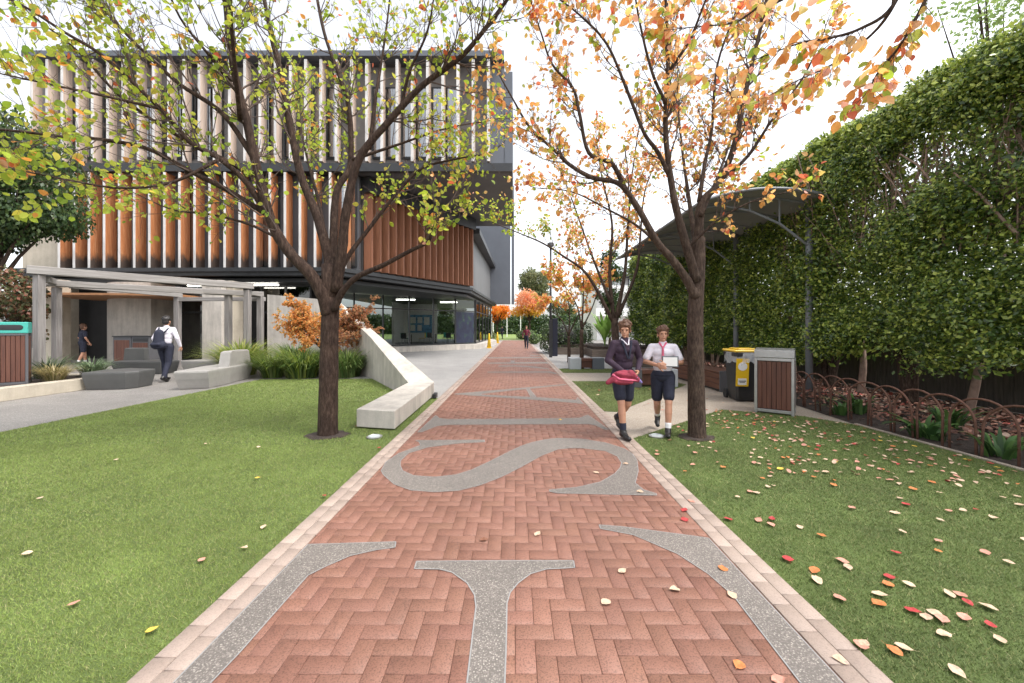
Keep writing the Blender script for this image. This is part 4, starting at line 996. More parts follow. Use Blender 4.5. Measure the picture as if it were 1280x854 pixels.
LG=[(.2,.27,.04),(.28,.33,.06),(.14,.22,.04),(.36,.36,.1)]; DG=[(.08,.14,.035),(.12,.19,.05),(.2,.25,.08)]
clump('big bright yellow green grass clump at the end of the stone grey bench',(-8.75,12.5,0),1.15,1100,1,LG,.013,1.25)
clump('dark green strappy clump left of the maple in front of the end panel',(-8.25,14.6,0),1.0,700,2,DG,.013,1.2)
clump('wide green strappy clump under the left side of the maple',(-6.45,11.9,0),.95,800,3,DG+LG[:2],.013,1.4)
clump('green strappy clump tucked against the ramp wall at the bed end',(-5.15,12.0,0),.95,700,4,DG,.013,1.2)
clump('green strappy clump just behind the left pear tree trunk',(-5.75,12.35,0),.9,600,5,DG+LG[:1],.013,1.3)
clump('green strappy clump between the bright grass clump and the maple',(-7.35,11.9,0),.8,600,15,DG+LG[:1],.012,1.2)
clump('dry straw coloured grass tuft in the left planting bed',(-11.0,9.35,.24),.42,420,6,[(.34,.27,.12),(.26,.24,.09),(.4,.33,.18)],.006,1.4)
clump('grey green spiky tuft near the pergola front post',(-11.0,10.2,.24),.5,260,7,[(.13,.19,.1),(.18,.24,.13)],.01,1.3)
clump('small dark spiky tuft behind the straw coloured grass',(-11.7,9.8,.24),.62,200,8,[(.09,.13,.07),(.14,.17,.09)],.01,1.2)
CL=[(.045,.1,.03),(.07,.15,.04),(.1,.19,.05)]
for (px,py),lb,h,n in (((1235,574),'clivia with broad dark leaves at the hoop edging nearest the camera',.34,26),((1150,548),'clivia with broad dark leaves between two middle hoops',.36,26),((1185,535),'clivia set back beneath the pale hedge trunk',.4,24),((1072,518),'tall clivia just past the grey canopy post',.42,22),((1045,520),'low clivia at the corner of the beige pavement',.3,16),((1130,552),'small clivia low at the hoop edging',.2,14)):
    x,y=G(px,py); clump(lb,(max(x,5.55),y,.013),h,n,int(px),CL,.03,1.25,'plant','clivia_plant','clivias in the garden bed',nseg=7)
# tropical leaves (bird of paradise) and clipped shrubs by the terrace
t=thing('tropical_plant','tall bright green paddle leaved plant in front of the white building','plant',(4.75,20.8,.5))
rng=np.random.default_rng(5); V=[];Q=[];K=[]
for i in range(46):
    a=rng.uniform(0,6.28); out=rng.uniform(.1,.8); h=rng.uniform(.9,2.3); c,s_=np.cos(a),np.sin(a); b_=len(V); col=np.array((.24,.4,.09))*rng.uniform(.6,1.5)
    for k in range(8):
        u=k/7; rr=out*u**1.5; z=h*(u-.12*u**3); wd=.015 if u<.45 else .13*math.sin(math.pi*min(1,(u-.42)/.6))+.01
        V += [(c*rr-s_*wd,s_*rr+c*wd,z),(c*rr+s_*wd,s_*rr-c*wd,z)]; K += [col]*2
    for k in range(7): q=b_+2*k; Q.append((q,q+1,q+3,q+2))
np_mesh('leaves',V,Q,m_strap,t,np.array(K).clip(0,1))
def shrub(label,c,rad,n,leaf,pal,seed,name='clipped_shrub',group='clipped shrubs',boxy=2.0,cat='shrub'):
    rng=np.random.default_rng(seed); rr=random.Random(seed); t=thing(name,label,cat,(c[0],c[1],0),group=group)
    v=rng.normal(size=(n,3)); v/=np.linalg.norm(v,axis=1,keepdims=True); q=(np.abs(v)**boxy).sum(1,keepdims=True)**(1/boxy); s=v/q*rng.uniform(.78,1.03,(n,1)); pos=s*np.array(rad)+np.array((c[0],c[1],rad[2]*.98)); pos[:,2]=pos[:,2].clip(.02)
    col=np.array([pick(rr,pal) for _ in range(n)]); leaf_cloud('foliage',pos,rng.normal(size=(n,3)),v+rng.normal(0,.6,(n,3)),leaf*rng.uniform(.6,1.2,n),col,m_hedge,t,RHOMB,RHF,1.3)
    MB().ell((0,0,rad[2]*.95),(rad[0]*.72,rad[1]*.72,rad[2]*.9)).build('dark_core',m_dark,t)  # near-black solid filler, stands in for the shade among the leaves
shrub('clipped dark green hedge block behind the lamp post',(2.75,23.2,0),(1.25,1.3,.95),5000,.1,DKG,1,boxy=4)
shrub('second clipped dark green block above the sleeper planter',(3.75,24.4,0),(1.0,.9,.95),4200,.1,DKG,2,boxy=4)
shrub('small round green shrub at the far right edge of the path',(1.75,36,0),(.55,.55,.5),900,.13,[(2,(.1,.17,.04)),(1,(.16,.24,.06))],3)
shrub('small round shrub beyond the walking student in maroon',(1.7,44,0),(.7,.7,.6),900,.15,[(2,(.1,.17,.04)),(1,(.16,.24,.06))],4)
shrub('round shrub beside the far white pole',(.9,50,0),(.8,.8,.6),900,.15,[(2,(.1,.15,.04)),(1,(.14,.2,.06))],5)
shrub('low round shrub at the foot of the cafe corner',(-2.9,46.5,0),(.6,.6,.6),800,.14,[(2,(.1,.15,.04)),(1,(.2,.2,.06))],6)
# far hedge closing the view
rng=np.random.default_rng(8); n=26000; t=thing('boundary_hedge','long dark green boundary hedge closing the far lawn','hedge',(5,92,0)); rr=random.Random(3)
pos=np.stack([rng.uniform(-40,50,n),92+rng.uniform(-.7,.2,n),rng.uniform(0,4.4,n)],1); pos[:,1]+=.4*np.sin(pos[:,0]*.9)
leaf_cloud('foliage',pos,rng.normal(size=(n,3)),rng.normal(0,.5,(n,3))+np.array((0,-1,.4)),rng.uniform(.35,.7,n),[pick(rr,DKG) for _ in range(n)],m_hedge,t,RHOMB,RHF,1.4)
MB().box(-40,50,92.3,93,0,4.2).build('dark_core',m_dark,t,world=True)  # dark slab behind the leaves in place of the hedge's inner shade
for k,(x,y,h,r) in enumerate(((-6,110,7,4),(14,112,9,5),(26,105,9,5.5),(38,100,8,5),(-18,108,8,5))):
    blob_tree('background_tree',['low green tree peeping beyond the far hedge under the tower','green tree beyond the hedge right of the gum tree','broad green tree behind the white building','green tree far behind the right hedge','green tree hidden behind the school building'][k],(x,y,0),h*.4,h*.75,(r,r,h*.42),2600,.6,cpal((3,(.07,.1,.035)),(2,(.12,.15,.05))),40+k,.3,lobes=16)

# ================================================================== THE TALL HEDGE
hd=thing('tall_hedge','tall clipped green hedge with a bare twiggy band, running along the right side','hedge',(7.4,10,0))
rng=np.random.default_rng(12)
def bare(y,z):
    b1=1.15*np.exp(-((z-(4.25+.2*np.sin(y*2.1)))/.55)**2)*(.75+.25*np.sin(y*3.7+1))*np.clip((y-4.2)/.6,0,1)*np.clip((9.6-y)/1.6,0,1)
    return b1
def hnoise(y,z): return .5*np.sin(y*2.3+np.sin(z*1.7)*1.3)+.3*np.sin(z*3.9+y*1.1)+.25*np.sin(y*5.7-z*4.3)+.2*np.sin(y*11+z*7)
def hedge_layer(n,y0,y1,x0,jit,size,zb,shade=1.0,keep_bare=.12):
    y=rng.uniform(y0,y1,n); z=rng.uniform(0,1,n)**.95*4.75+zb
    bottom=.95+.28*np.sin(y*1.7)+.18*np.sin(y*4.1+1)+np.clip((8-y)*.1,-.2,.35); k=z>bottom+rng.normal(0,.1,n)
    bb=bare(y,z); k&= rng.random(n)>bb*(1-keep_bare); k&= rng.random(n) < .72+.28*hnoise(y,z)
    y=y[k];z=z[k]; hn=hnoise(y,z); x=x0-.26*hn+rng.normal(0,jit,len(y))
    top=5.8+.06*np.sin(y*3.1)+.05*np.sin(y*7.3); over=np.clip(z-(top-.45),0,9)
    x=x+over**2*.6; z=np.minimum(z,top+rng.normal(0,.05,len(y)))
    return x,y,z
H=[]
for n,y0,y1,x0,jit,sz,kb in ((105000,3.0,8.5,7.05,.14,.068,.03),(60000,8.5,14,7.05,.13,.085,.3),(46000,14,24,7.05,.13,.13,1)):
    x,y,z=hedge_layer(n,y0,y1,x0,jit,sz,.6,keep_bare=kb); H.append((x,y,z,np.full(len(x),sz)))
for n,y0,y1 in ((30000,3,8.5),(22000,8.5,14),(16000,14,24)):
    y=rng.uniform(y0,y1,n); z=rng.uniform(4.85,5.8,n)+.04*np.sin(y*3.1); x=7.05+rng.normal(0,.1,n)+np.clip(z-5.5,0,1)**2*.8-.1*hnoise(y,z); H.append((x,y,z,np.full(n,.07 if y0<8 else .1)))
for n,y0,y1,sz,kb in ((46000,2.6,10,.13,.5),(46000,10,24,.17,1)):
    x,y,z=hedge_layer(n,y0,y1,7.65,.22,sz,.6,keep_bare=kb); H.append((x,y,z,np.full(len(x),sz)))
n=46000; y=rng.uniform(2.8,24,n); x=rng.uniform(7.15,8.4,n); H.append((x,y,5.78+.06*np.sin(y*3.1)+rng.normal(0,.045,n)-.0*(x),np.full(n,.085)))
X,Y,Z,S=[np.concatenate(q) for q in zip(*H)]; n=len(X)
nr=np.stack([-np.ones(n)*.9,rng.normal(0,.5,n),.55+rng.normal(0,.5,n)],1); ax=rng.normal(0,.7,(n,3))+np.array((-.35,0,-.15))
rr=random.Random(6)
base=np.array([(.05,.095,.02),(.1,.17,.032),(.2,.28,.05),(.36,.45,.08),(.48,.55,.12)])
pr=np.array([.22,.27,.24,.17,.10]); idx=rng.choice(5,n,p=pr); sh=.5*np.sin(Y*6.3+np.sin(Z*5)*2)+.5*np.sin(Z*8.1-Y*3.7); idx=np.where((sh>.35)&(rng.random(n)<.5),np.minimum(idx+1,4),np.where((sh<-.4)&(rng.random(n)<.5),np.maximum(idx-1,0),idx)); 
up=(rng.random(n)<np.clip((Z-4.9)*.9,0,.65)); idx[up]=np.minimum(idx[up]+2,4)  # top leaves shifted to brighter tints: sunlight on the top put into colour
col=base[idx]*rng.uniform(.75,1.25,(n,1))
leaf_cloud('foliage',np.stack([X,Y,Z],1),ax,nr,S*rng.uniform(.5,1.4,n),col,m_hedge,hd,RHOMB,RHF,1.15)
# stems inside, seen in the bare band
mb=MB(); rg=random.Random(9)
for k in range(330):
    y=rg.uniform(3.6,10.5) ; x=rg.uniform(7.02,7.7); z0=rg.uniform(2.6,3.4); L=rg.uniform(1.2,2.4); p=Vector((x,y,z0)); pts=[p]
    d=Vector((rg.gauss(0,.15),rg.gauss(0,.3),1)).normalized()
    for i in range(5): d=(d+Vector((rg.gauss(0,.1),rg.gauss(0,.16),.1))).normalized(); p=p+d*L/5; pts.append(p)
    r=rg.choice((.007,.01,.014,.02,.028)); mb.tube(pts,[r*(1-.1*i) for i in range(6)],5,cap=False)
for k in range(420):
    y=rg.uniform(3.8,11); x=rg.uniform(6.98,7.6); z=rg.uniform(3.4,4.9); p=Vector((x,y,z)); d=Vector((rg.gauss(-.1,.4),rg.gauss(0,.7),rg.gauss(.4,.5))).normalized(); L=rg.uniform(.2,.5)
    mb.tube([p,p+d*L*.5+Vector((0,0,.02)),p+d*L],[.005,.004,.002],4,cap=False)
m_stem=M('hedge_stem',(.3,.21,.165),.9,.3,10); mb.build('stems',m_stem,hd,world=True,smooth=True)
y=3.4; k=0
while y<23.5:
    x=rg.uniform(7.35,7.85); n_=rg.choice((1,2,2,3)); p=MB()
    for j in range(n_):
        a=Vector((x+rg.uniform(-.05,.05),y+rg.uniform(-.05,.05),-.05)); e=Vector((x+rg.uniform(-.3,.3),y+rg.uniform(-.45,.45),rg.uniform(1.9,2.7))); r=rg.uniform(.05,.1)
        p.tube(spline([a,a.lerp(e,.3)+Vector((rg.uniform(-.08,.08),rg.uniform(-.1,.1),0)),a.lerp(e,.65)+Vector((rg.uniform(-.1,.1),rg.uniform(-.1,.1),0)),e],4),[r*(1.25 if i==0 else 1-.04*i) for i in range(13)],8)
    p.build('trunk',m_stem if k%2 else m_barkr,hd,world=True,smooth=True); y+=rg.uniform(.85,1.25); k+=1

# ================================================================== LEAF LITTER AND FALLEN LEAVES
FAL=dict(cream=(.62,.45,.32),pink=(.58,.28,.21),red=(.42,.055,.055),orange=(.56,.2,.07),yellow=(.75,.5,.08),brown=(.22,.1,.06))
rng=np.random.default_rng(31); n=9000
pos=np.stack([5.5+3.0*rng.random(n)**.8,rng.uniform(2.2,20,n),.02+rng.random(n)*.05],1); keep=(pos[:,0]>5.75+rng.random(n)*.5)|(rng.random(n)<.12); pos=pos[keep]; n=len(pos)
pos=pos[(pos[:,1]<9)|(pos[:,0]>5.6)]; n=len(pos)
lc=np.array([(.25,.12,.08),(.35,.18,.13),(.45,.26,.2),(.16,.08,.06),(.4,.1,.08),(.55,.4,.3)])[rng.choice(6,n,p=[.25,.25,.15,.2,.08,.07])]*rng.uniform(.7,1.2,(n,1))
o=leaf_cloud('leaf_litter',pos,rng.normal(0,1,(n,3))*np.array((1,1,.25)),rng.normal(0,.4,(n,3))+np.array((0,0,1)),rng.uniform(.05,.1,n),lc,m_fallen); tag(o,kind='stuff')
protos={}
rg=random.Random(77)
for cn_,cc in FAL.items():
    for v in range(3):
        V=[];a=rg.uniform(-.25,.25); curl=rg.uniform(.02,.2); wd=rg.uniform(.85,1.25)
        prof=[(0,0),(.22,.2),(.36,.42),(.34,.62),(.2,.84),(0,1)]
        nL=len(prof)
        for j,(w,l) in enumerate(prof): V.append((a*l*l*.3,l-.5,curl*(l-.5)**2*1.6))
        for sgn in (-1,1):
            for j,(w,l) in enumerate(prof[1:-1]): V.append((a*l*l*.3+sgn*w*wd,l-.5+.03,curl*(l-.5)**2*1.6+w*rg.uniform(.02,.3)))
        Fc=[]
        for s,o0 in ((0,nL),(1,nL+nL-2)):
            Fc += [(0,o0,1)] + [(j,o0+j-1,o0+j,j+1) for j in range(1,nL-2)] + [(nL-2,o0+nL-3,nL-1)]
        # stalk
        b0=len(V); V += [(-.008,-.5,0),(.008,-.5,0),(.03,-.78,.05),(.045,-.78,.05)]; Fc.append((b0,b0+1,b0+3,b0+2))
        me=bpy.data.meshes.new('fallen_leaf'); me.from_pydata([tuple(.072*c for c in p) for p in V],[],Fc); me.update()
        at=me.color_attributes.new('tint','FLOAT_COLOR','POINT')
        for i in range(len(V)):
            q=rg.uniform(.85,1.1); at.data[i].color=(min(1,cc[0]*q),min(1,cc[1]*q),min(1,cc[2]*q),1)
        me.materials.append(m_fallen); protos.setdefault(cn_,[]).append(me)
LAB=dict(cream='pale cream fallen leaf lying on the {}',pink='salmon pink fallen leaf lying on the {}',red='deep red fallen leaf lying on the {}',orange='orange fallen leaf lying on the {}',yellow='yellow fallen leaf lying on the {}',brown='brown shrivelled fallen leaf lying on the {}')
def fallen(x,y,z,kind,where,s=None):
    o=bpy.data.objects.new('fallen_leaf',rg.choice(protos[kind])); C.objects.link(o)
    o.location=(x,y,z); o.rotation_euler=(R(rg.uniform(-8,8)),R(rg.uniform(-8,8)),rg.uniform(0,6.28)); s=s or rg.uniform(.6,1.0); o.scale=(s,s,s*rg.uniform(.6,1.5))
    tag(o,LAB[kind].format(where),'leaf','fallen leaves on the '+where)
KW=[('cream',.46),('pink',.2),('red',.12),('orange',.12),('yellow',.06),('brown',.04)]
def kind():
    x=rg.random()
    for k,w in KW:
        x-=w
        if x<0: return k
    return 'cream'
near=[(985,698,'red'),(910,648,'red'),(1076,805,'pink'),(1018,712,'orange'),(1022,722,'cream'),(1049,746,'pink'),(1080,803,'cream'),(1130,808,'cream'),(1118,812,'orange'),(1098,753,'orange'),(1141,762,'red'),(1158,770,'cream'),(1178,773,'pink'),(1187,741,'cream'),(1210,752,'red'),(1235,757,'cream'),(1238,780,'red'),(1250,798,'cream'),(1196,838,'cream'),(1181,792,'cream'),(1110,729,'orange'),(1112,720,'red'),(1136,729,'cream'),(1120,690,'red'),(1060,708,'cream'),(1053,700,'pink'),(948,649,'pink'),(964,655,'pink'),(1000,658,'cream'),(1021,724,'cream'),(1100,742,'cream'),(965,648,'red'),(1200,742,'pink'),(1168,765,'cream'),(1205,770,'pink')]
cnt=0
for px,py,k in near: x,y=G(px,py,.03); fallen(x,y,.027,k,'right turf',rg.uniform(.8,1.05)); cnt+=1
n_r=0
while n_r<225:
    y=1.9+4.9*rg.random()**.75; x=rg.uniform(1.65,5.2)
    if not inside(GR,np.array([x]),np.array([y]))[0]: continue
    cl=math.exp(-((x-4.0-.12*(y-4))/1.25)**2)*.9+.12
    if rg.random()>cl or (abs(x-2.47)<.25 and abs(y-5.33)<.25): continue
    fallen(x,y,.026+rg.uniform(0,.006),kind(),'right turf'); n_r+=1
for px,py,k in ((323,559,'cream'),(322,598,'yellow'),(305,685,'cream'),(329,659,'cream'),(190,788,'yellow'),(405,620,'red'),(34,692,'cream'),(92,755,'pink'),(257,555,'cream'),(252,700,'pink'),(50,623,'cream'),(520,512,'red'),(474,560,'red'),(446,533,'red'),(145,575,'cream')): x,y=G(px,py,.03); fallen(x,y,.034,k,'left turf',.72)
for px,py,k in ((757,753,'cream'),(778,714,'cream'),(672,668,'cream'),(605,675,'brown'),(843,737,'cream'),(904,711,'orange'),(856,650,'red'),(855,638,'red'),(924,832,'orange'),(973,850,'pink'),(782,580,'cream'),(745,591,'cream'),(864,627,'pink'),(915,744,'cream'),(700,525,'yellow'),(800,615,'cream'),(1050,825,'cream')): x,y=G(px,py,.018); fallen(x,y,.021,k,'brick path',.9)
for _ in range(28):
    y=rg.uniform(6.2,10.5); x=rg.uniform(2.4,5.0)
    if inside(GR,np.array([x]),np.array([y]))[0] or inside(G2,np.array([x]),np.array([y]))[0]: continue
    fallen(x,y,.012,kind(),'beige pavement')
for _ in range(22):
    y=rg.uniform(7.3,10.7); x=rg.uniform(1.7,4.2)
    if inside(G2,np.array([x]),np.array([y]))[0]: fallen(x,y,.034,kind(),'small turf patch')
# the many small leaves farther back on the right turf, too many to count
rng=np.random.default_rng(44); n=420; yy=rng.uniform(3.6,7.0,n); xx=rng.uniform(1.7,5.2,n); k=inside(GR,xx,yy)&(rng.random(n)<np.exp(-((xx-3.9)/1.3)**2)); xx=xx[k];yy=yy[k];n=len(xx)
pc=np.array([FAL[q] for q in ('cream','cream','pink','red','orange','cream','pink')])[rng.integers(0,7,n)]*rng.uniform(.8,1.1,(n,1))
o=leaf_cloud('small_fallen_leaves',np.stack([xx,yy,np.full(n,.032)],1),rng.normal(0,1,(n,3))*np.array((1,1,.15)),rng.normal(0,.25,(n,3))+np.array((0,0,1)),rng.uniform(.035,.06,n),pc,m_fallen); tag(o,kind='stuff')
# ================================================================== PEOPLE
def skinned(mb,name,mat,parent,vox=.007,it=6):
    o=mb.build(name,mat,parent)
    md=o.modifiers.new('r','REMESH'); md.mode='VOXEL'; md.voxel_size=vox; md.use_smooth_shade=True
    if it: ms=o.modifiers.new('s','SMOOTH'); ms.factor=.5; ms.iterations=it
    dg=bpy.context.evaluated_depsgraph_get(); me=bpy.data.meshes.new_from_object(o.evaluated_get(dg))
    old=o.data; o.modifiers.clear(); o.data=me; me.materials.clear(); me.materials.append(mat); me.name=name; bpy.data.meshes.remove(old)
    return o
def V3(*a): return Vector(a)
def person(label,loc,yaw,H,ps,skin=m_skin,hair=m_hair,top=m_shirt,legs='shorts',legm=m_navy,sock=m_sock,sleeve='long',sockh=.2,vox=.007,collar=None,longhair=False,skirtflare=.02):
    t=thing('person',label,'person',loc,yaw); t.scale=(H/1.7,)*3
    hipz=ps.get('hip',.9); sh=ps.get('shz',1.395); lean=ps.get('lean',0.)
    hips=[V3(-.09,0,hipz),V3(.09,0,hipz)]; sho=[V3(-.168,lean*.9,sh-.025),V3(.168,lean*.9,sh-.025)]
    hd=V3(0,lean+.015,1.575); q=ps.get('turn',0); Rh=Matrix.Rotation(q,3,'Z')@Matrix.Rotation(ps.get('nod',0),3,'X')
    def hp(x,y,z): return hd+Rh@V3(x,y,z)
    b=MB()
    # torso
    for z,rx,ry,rz in ((hipz+.04,.155,.11,.11),(1.06,.13,.095,.12),(1.18,.145,.1,.12),(1.29,.165,.11,.11),(1.375,.15,.085,.06)):
        b.ell((0,lean*max(0,(z-.9))*1.6,z),(rx,ry,rz))
    b.capsule(V3(0,lean*.95,1.39),hp(0,-.01,-.08),.058,.052)
    for s in (0,1):
        sg=-1 if s==0 else 1; an=V3(*ps['ankle'][s]); kn=V3(*ps['knee'][s]); el=V3(*ps['elbow'][s]); wr=V3(*ps['wrist'][s])
        b.capsule(hips[s],kn,.088,.055); b.capsule(kn,kn.lerp(an,.35),.052,.056); b.capsule(kn.lerp(an,.35),an,.054,.037)
        b.capsule(sho[s],el,.052,.04); b.capsule(el,wr,.04,.027)
        b.capsule(V3(sg*.09,lean*.9,1.37),sho[s],.06,.055)
        fd=V3(*ps.get('foot',((0,1,0),(0,1,0)))[s]).normalized()
        sd_=fd.cross(V3(0,0,1)).normalized(); n_=sd_.cross(fd).normalized(); b.capsule(an-n_*.03-fd*.01,an-n_*.045+fd*.12,.026,.02)
        # hand
        d=(wr-el).normalized(); pal=V3(*ps.get('palm',((.9,0,-.1),(-.9,0,-.1)))[s]); pal=(pal-d*pal.dot(d)).normalized(); side=d.cross(pal).normalized()
        if ps.get('thumbflip',(1,1))[s]<0: side=-side
        cu=ps.get('curl',.5); pc=wr+d*.05
        b.capsule(wr+d*.015,wr+d*.03,.027); 
        for k,(o_,L) in enumerate(((-.028,.062),(-.0095,.072),(.0095,.068),(.028,.053))):
            a0=wr+d*.02+side*o_*.6; a1=wr+d*.088+side*o_; b.capsule(a0,a1,.014,.0115,8)
            p=a1;dd=d
            for seg,ln in ((0,.45),(1,.32),(2,.25)):
                dd=(dd+pal*cu*.75).normalized(); e=p+dd*L*ln; b.capsule(p,e,.0098-.0008*seg,.009-.0008*seg,8); p=e
        ts=-side; p=wr+d*.03+ts*.022; td=(ts*.7+d*.7+pal*.35).normalized()
        for ln,r in ((.035,.0135),(.03,.0115),(.024,.0095)): e=p+td*ln; b.capsule(p,e,r,r*.9,8); p=e; td=(td+d*.35+pal*.25).normalized()
    # head
    b.ell(hp(0,-.012,.03),(.075,.092,.088),rot=Rh); b.ell(hp(0,.02,-.035),(.058,.068,.078),rot=Rh); b.ell(hp(0,.062,-.09),(.024,.024,.02),rot=Rh)
    b.capsule(hp(0,.083,.012),hp(0,.104,-.022),.009,.0135,8); b.ell(hp(0,.083,-.053),(.024,.012,.011),rot=Rh)
    for s in (-1,1): b.ell(hp(s*.076,-.005,-.01),(.011,.02,.032),rot=Rh); b.ell(hp(s*.032,.075,.03),(.022,.012,.008),rot=Rh)
    body=skinned(b,'body',skin,t,vox if vox>.01 else .006,3)
    if vox<.01:
        for s in (-1,1): MB().ell(hp(s*.031,.077,.008),(.0125,.007,.006),10,6).build('eye',m_eye,t,smooth=True)
        MB().ell(hp(0,.0925,-.055),(.023,.0045,.0055),10,6).build('mouth',m_lip,t,smooth=True)
    h=MB(); h.ell(hp(0,-.022,.058),(.09,.1,.09),rot=Rh); h.ell(hp(0,-.05,-.005),(.08,.065,.085),rot=Rh)
    rg_=random.Random(int(abs(loc[0]*100)))
    for k in range(26):
        a=rg_.uniform(0,6.28); e=rg_.uniform(.05,1.3); h.ell(hp(.086*math.cos(a)*math.cos(e),-.022+.092*math.sin(a)*math.cos(e),.062+.085*math.sin(e)),(.024,.026,.02),8,6)
    for k in range(6): h.ell(hp(-.055+.022*k,.06-.004*abs(k-2.5)**2,.078+.007*(k%2)-.006*(k==1)),(.02,.022,.02),8,6)
    for sx in (-1,1): h.ell(hp(sx*.072,.02,.035),(.014,.03,.045),8,6)
    if longhair: h.capsule(hp(0,-.085,.0),hp(.0,-.11,-.16),.04,.018)
    skinned(h,'hair',hair,t,vox if vox>.01 else .007,2)
    # top
    c=MB(); e=.014
    for z,rx,ry,rz in ((hipz+.05,.158,.116,.08),(1.06,.147,.112,.13),(1.18,.157,.116,.13),(1.29,.176,.124,.11),(1.37,.158,.096,.066)):
        c.ell((0,lean*max(0,(z-.9))*1.6,z),(rx,ry,rz))
    c.capsule(V3(0,lean*.95,1.39),V3(0,lean,1.44),.066,.062)
    for s in (0,1):
        sg=-1 if s==0 else 1; el=V3(*ps['elbow'][s]); wr=V3(*ps['wrist'][s]); c.capsule(V3(sg*.08,lean*.9,1.37),sho[s],.064,.06)
        if sleeve=='long': c.capsule(sho[s],el,.06,.051); c.capsule(el,el.lerp(wr,.93),.051,.038)
        else: c.capsule(sho[s],sho[s].lerp(el,.72),.06,.062)
    rg_=random.Random(3)
    for k in range(14):                           # folds
        z=rg_.uniform(1.06,1.3); a=rg_.uniform(0,6.28); p=V3(.15*math.cos(a),.108*math.sin(a)+lean*(z-.9)*1.6,z); c.capsule(p,p+V3(rg_.uniform(-.05,.05),0,rg_.uniform(-.07,.07)),.012,.006,6)
    skinned(c,'top' if top is not m_maroon else 'blazer',top,t,max(vox,.008),12)
    if top is m_maroon:
        cl=MB()
        for sx in (-1,1): cl.capsule(V3(sx*.055,.02+lean,1.435),V3(sx*.012,.105+lean,1.36),.013,.009,8)
        cl.capsule(V3(-.05,-.03+lean,1.44),V3(.05,-.03+lean,1.44),.016,.016,8); cl.build('shirt_collar',m_shirt,t,smooth=True)
        lp=MB()
        for sx in (-1,1): lp.capsule(V3(sx*.07,.07+lean,1.40),V3(sx*.012,.135+lean*.8,1.16),.022,.012,8)
        lp.build('lapel',m_navy,t,smooth=True)
    if collar:
        cl=MB(); cl.capsule(V3(-.05,.05+lean,1.44),V3(-.01,.1+lean*.95,1.38),.014,.012,8); cl.capsule(V3(.05,.05+lean,1.44),V3(.01,.1+lean*.95,1.38),.014,.012,8); cl.capsule(V3(0,.112+lean*.9,1.375),V3(0,.122+lean*.55,1.2),.014,.022,8); cl.build('tie',collar,t,smooth=True)
    lg=MB()
    for z,rx,ry,rz in ((hipz+.07,.166,.128,.055),(hipz-.0,.168,.128,.09),(hipz+.04,.174,.138,.05)): lg.ell((0,0,z),(rx,ry,rz))
    for s in (0,1):
        an=V3(*ps['ankle'][s]); kn=V3(*ps['knee'][s])
        if legs=='trousers': lg.capsule(hips[s],kn,.104,.072); lg.capsule(kn,an+V3(0,0,.0),.07,.056)
        elif legs=='shorts': lg.capsule(hips[s],hips[s].lerp(kn,.74),.1,.088)
    if legs=='skirt':
        k0=(V3(*ps['knee'][0])+V3(*ps['knee'][1]))/2; lg.capsule(V3(-.05,0,hipz-.05),V3(-.07,k0.y*.8,k0.z+.04),.12,.12+skirtflare); lg.capsule(V3(.05,0,hipz-.05),V3(.07,k0.y*.8,k0.z+.04),.12,.12+skirtflare)
    skinned(lg,dict(trousers='trousers',shorts='shorts',skirt='skirt')[legs],legm,t,max(vox,.008),4)
    for s in (0,1):
        an=V3(*ps['ankle'][s]); kn=V3(*ps['knee'][s]); fd=V3(*ps.get('foot',((0,1,0),(0,1,0)))[s]).normalized(); up=(kn-an).normalized()
        if legs!='trousers' and sock is not None:
            k=MB(); k.capsule(an,an.lerp(kn,sockh),.044,.05); skinned(k,'sock',sock,t,max(vox,.008),1)
        k=MB(); sd=fd.cross(V3(0,0,1)).normalized(); n2=sd.cross(fd).normalized()
        o=an-n2*.045
        k.capsule(o-fd*.04+n2*.014,o+fd*.16+n2*.002,.042,.034); k.capsule(o+fd*.1+sd*.012,o+fd*.165-sd*.004,.04,.034); k.capsule(an-fd*.015,an-n2*.03+fd*.06,.05,.044); k.capsule(an+up*.04,an-n2*.02,.047,.052)
        kk=MB(); kk.box(-.038,.038,-.07,.2,-.036,-.018)
        sh_=skinned(k,'shoe',m_shoe,t,max(vox,.007),2)
    return t
# student stepping onto the brick border (plum blazer, dark shorts)
x,y=G(777,549)
A=person('person in plum blazer and dark shorts stepping onto the path border with a red bag',(x+.05,y+.12,.018),R(192),1.57,dict(lean=.05,turn=R(-30),nod=R(-10),
  ankle=[(-.09,-.34,.19),(.075,.16,.085)],knee=[(-.09,-.02,.46),(.085,.12,.50)],foot=[(0,.75,-.66),(0,1,0)],elbow=[(-.26,.04,1.13),(.26,.04,1.13)],wrist=[(-.1,.25,.98),(.12,.25,.98)],curl=.8),
  top=m_maroon,legs='shorts',legm=m_navy,sock=m_navy,sockh=.3,hair=m_hair,collar=None)
t=thing('sports_bag','crumpled red and pink sports bag held by the student in the plum blazer','bag',(x-.03,y-.16,.87),R(12))
mb=MB(); mb.ell((.02,0,-.02),(.19,.065,.1)); mb.capsule((-.12,-.02,-.02),(-.21,0,-.08),.05,.03); mb.capsule((.1,-.03,.03),(.2,-.01,-.05),.055,.04); mb.capsule((-.1,-.05,.04),(.12,-.055,.0),.03,.024); mb.capsule((-.12,-.05,-.06),(.1,-.055,-.08),.03,.022); bg=skinned(mb,'bag_body',m_red,t,.01,4)
mb=MB(); mb.tube([(-.16,-.03,.03),(-.08,-.072,-.03),(.06,-.075,-.045),(.2,-.03,-.06)],.014,8); mb.build('strap',m_pink,t,smooth=True); MB().capsule((.17,-.03,-.02),(.27,.0,-.09),.03,.014,12).build('pocket',M('violet_cloth',(.25,.2,.5),.8,.1,8),t,smooth=True)
x,y=G(838,546)
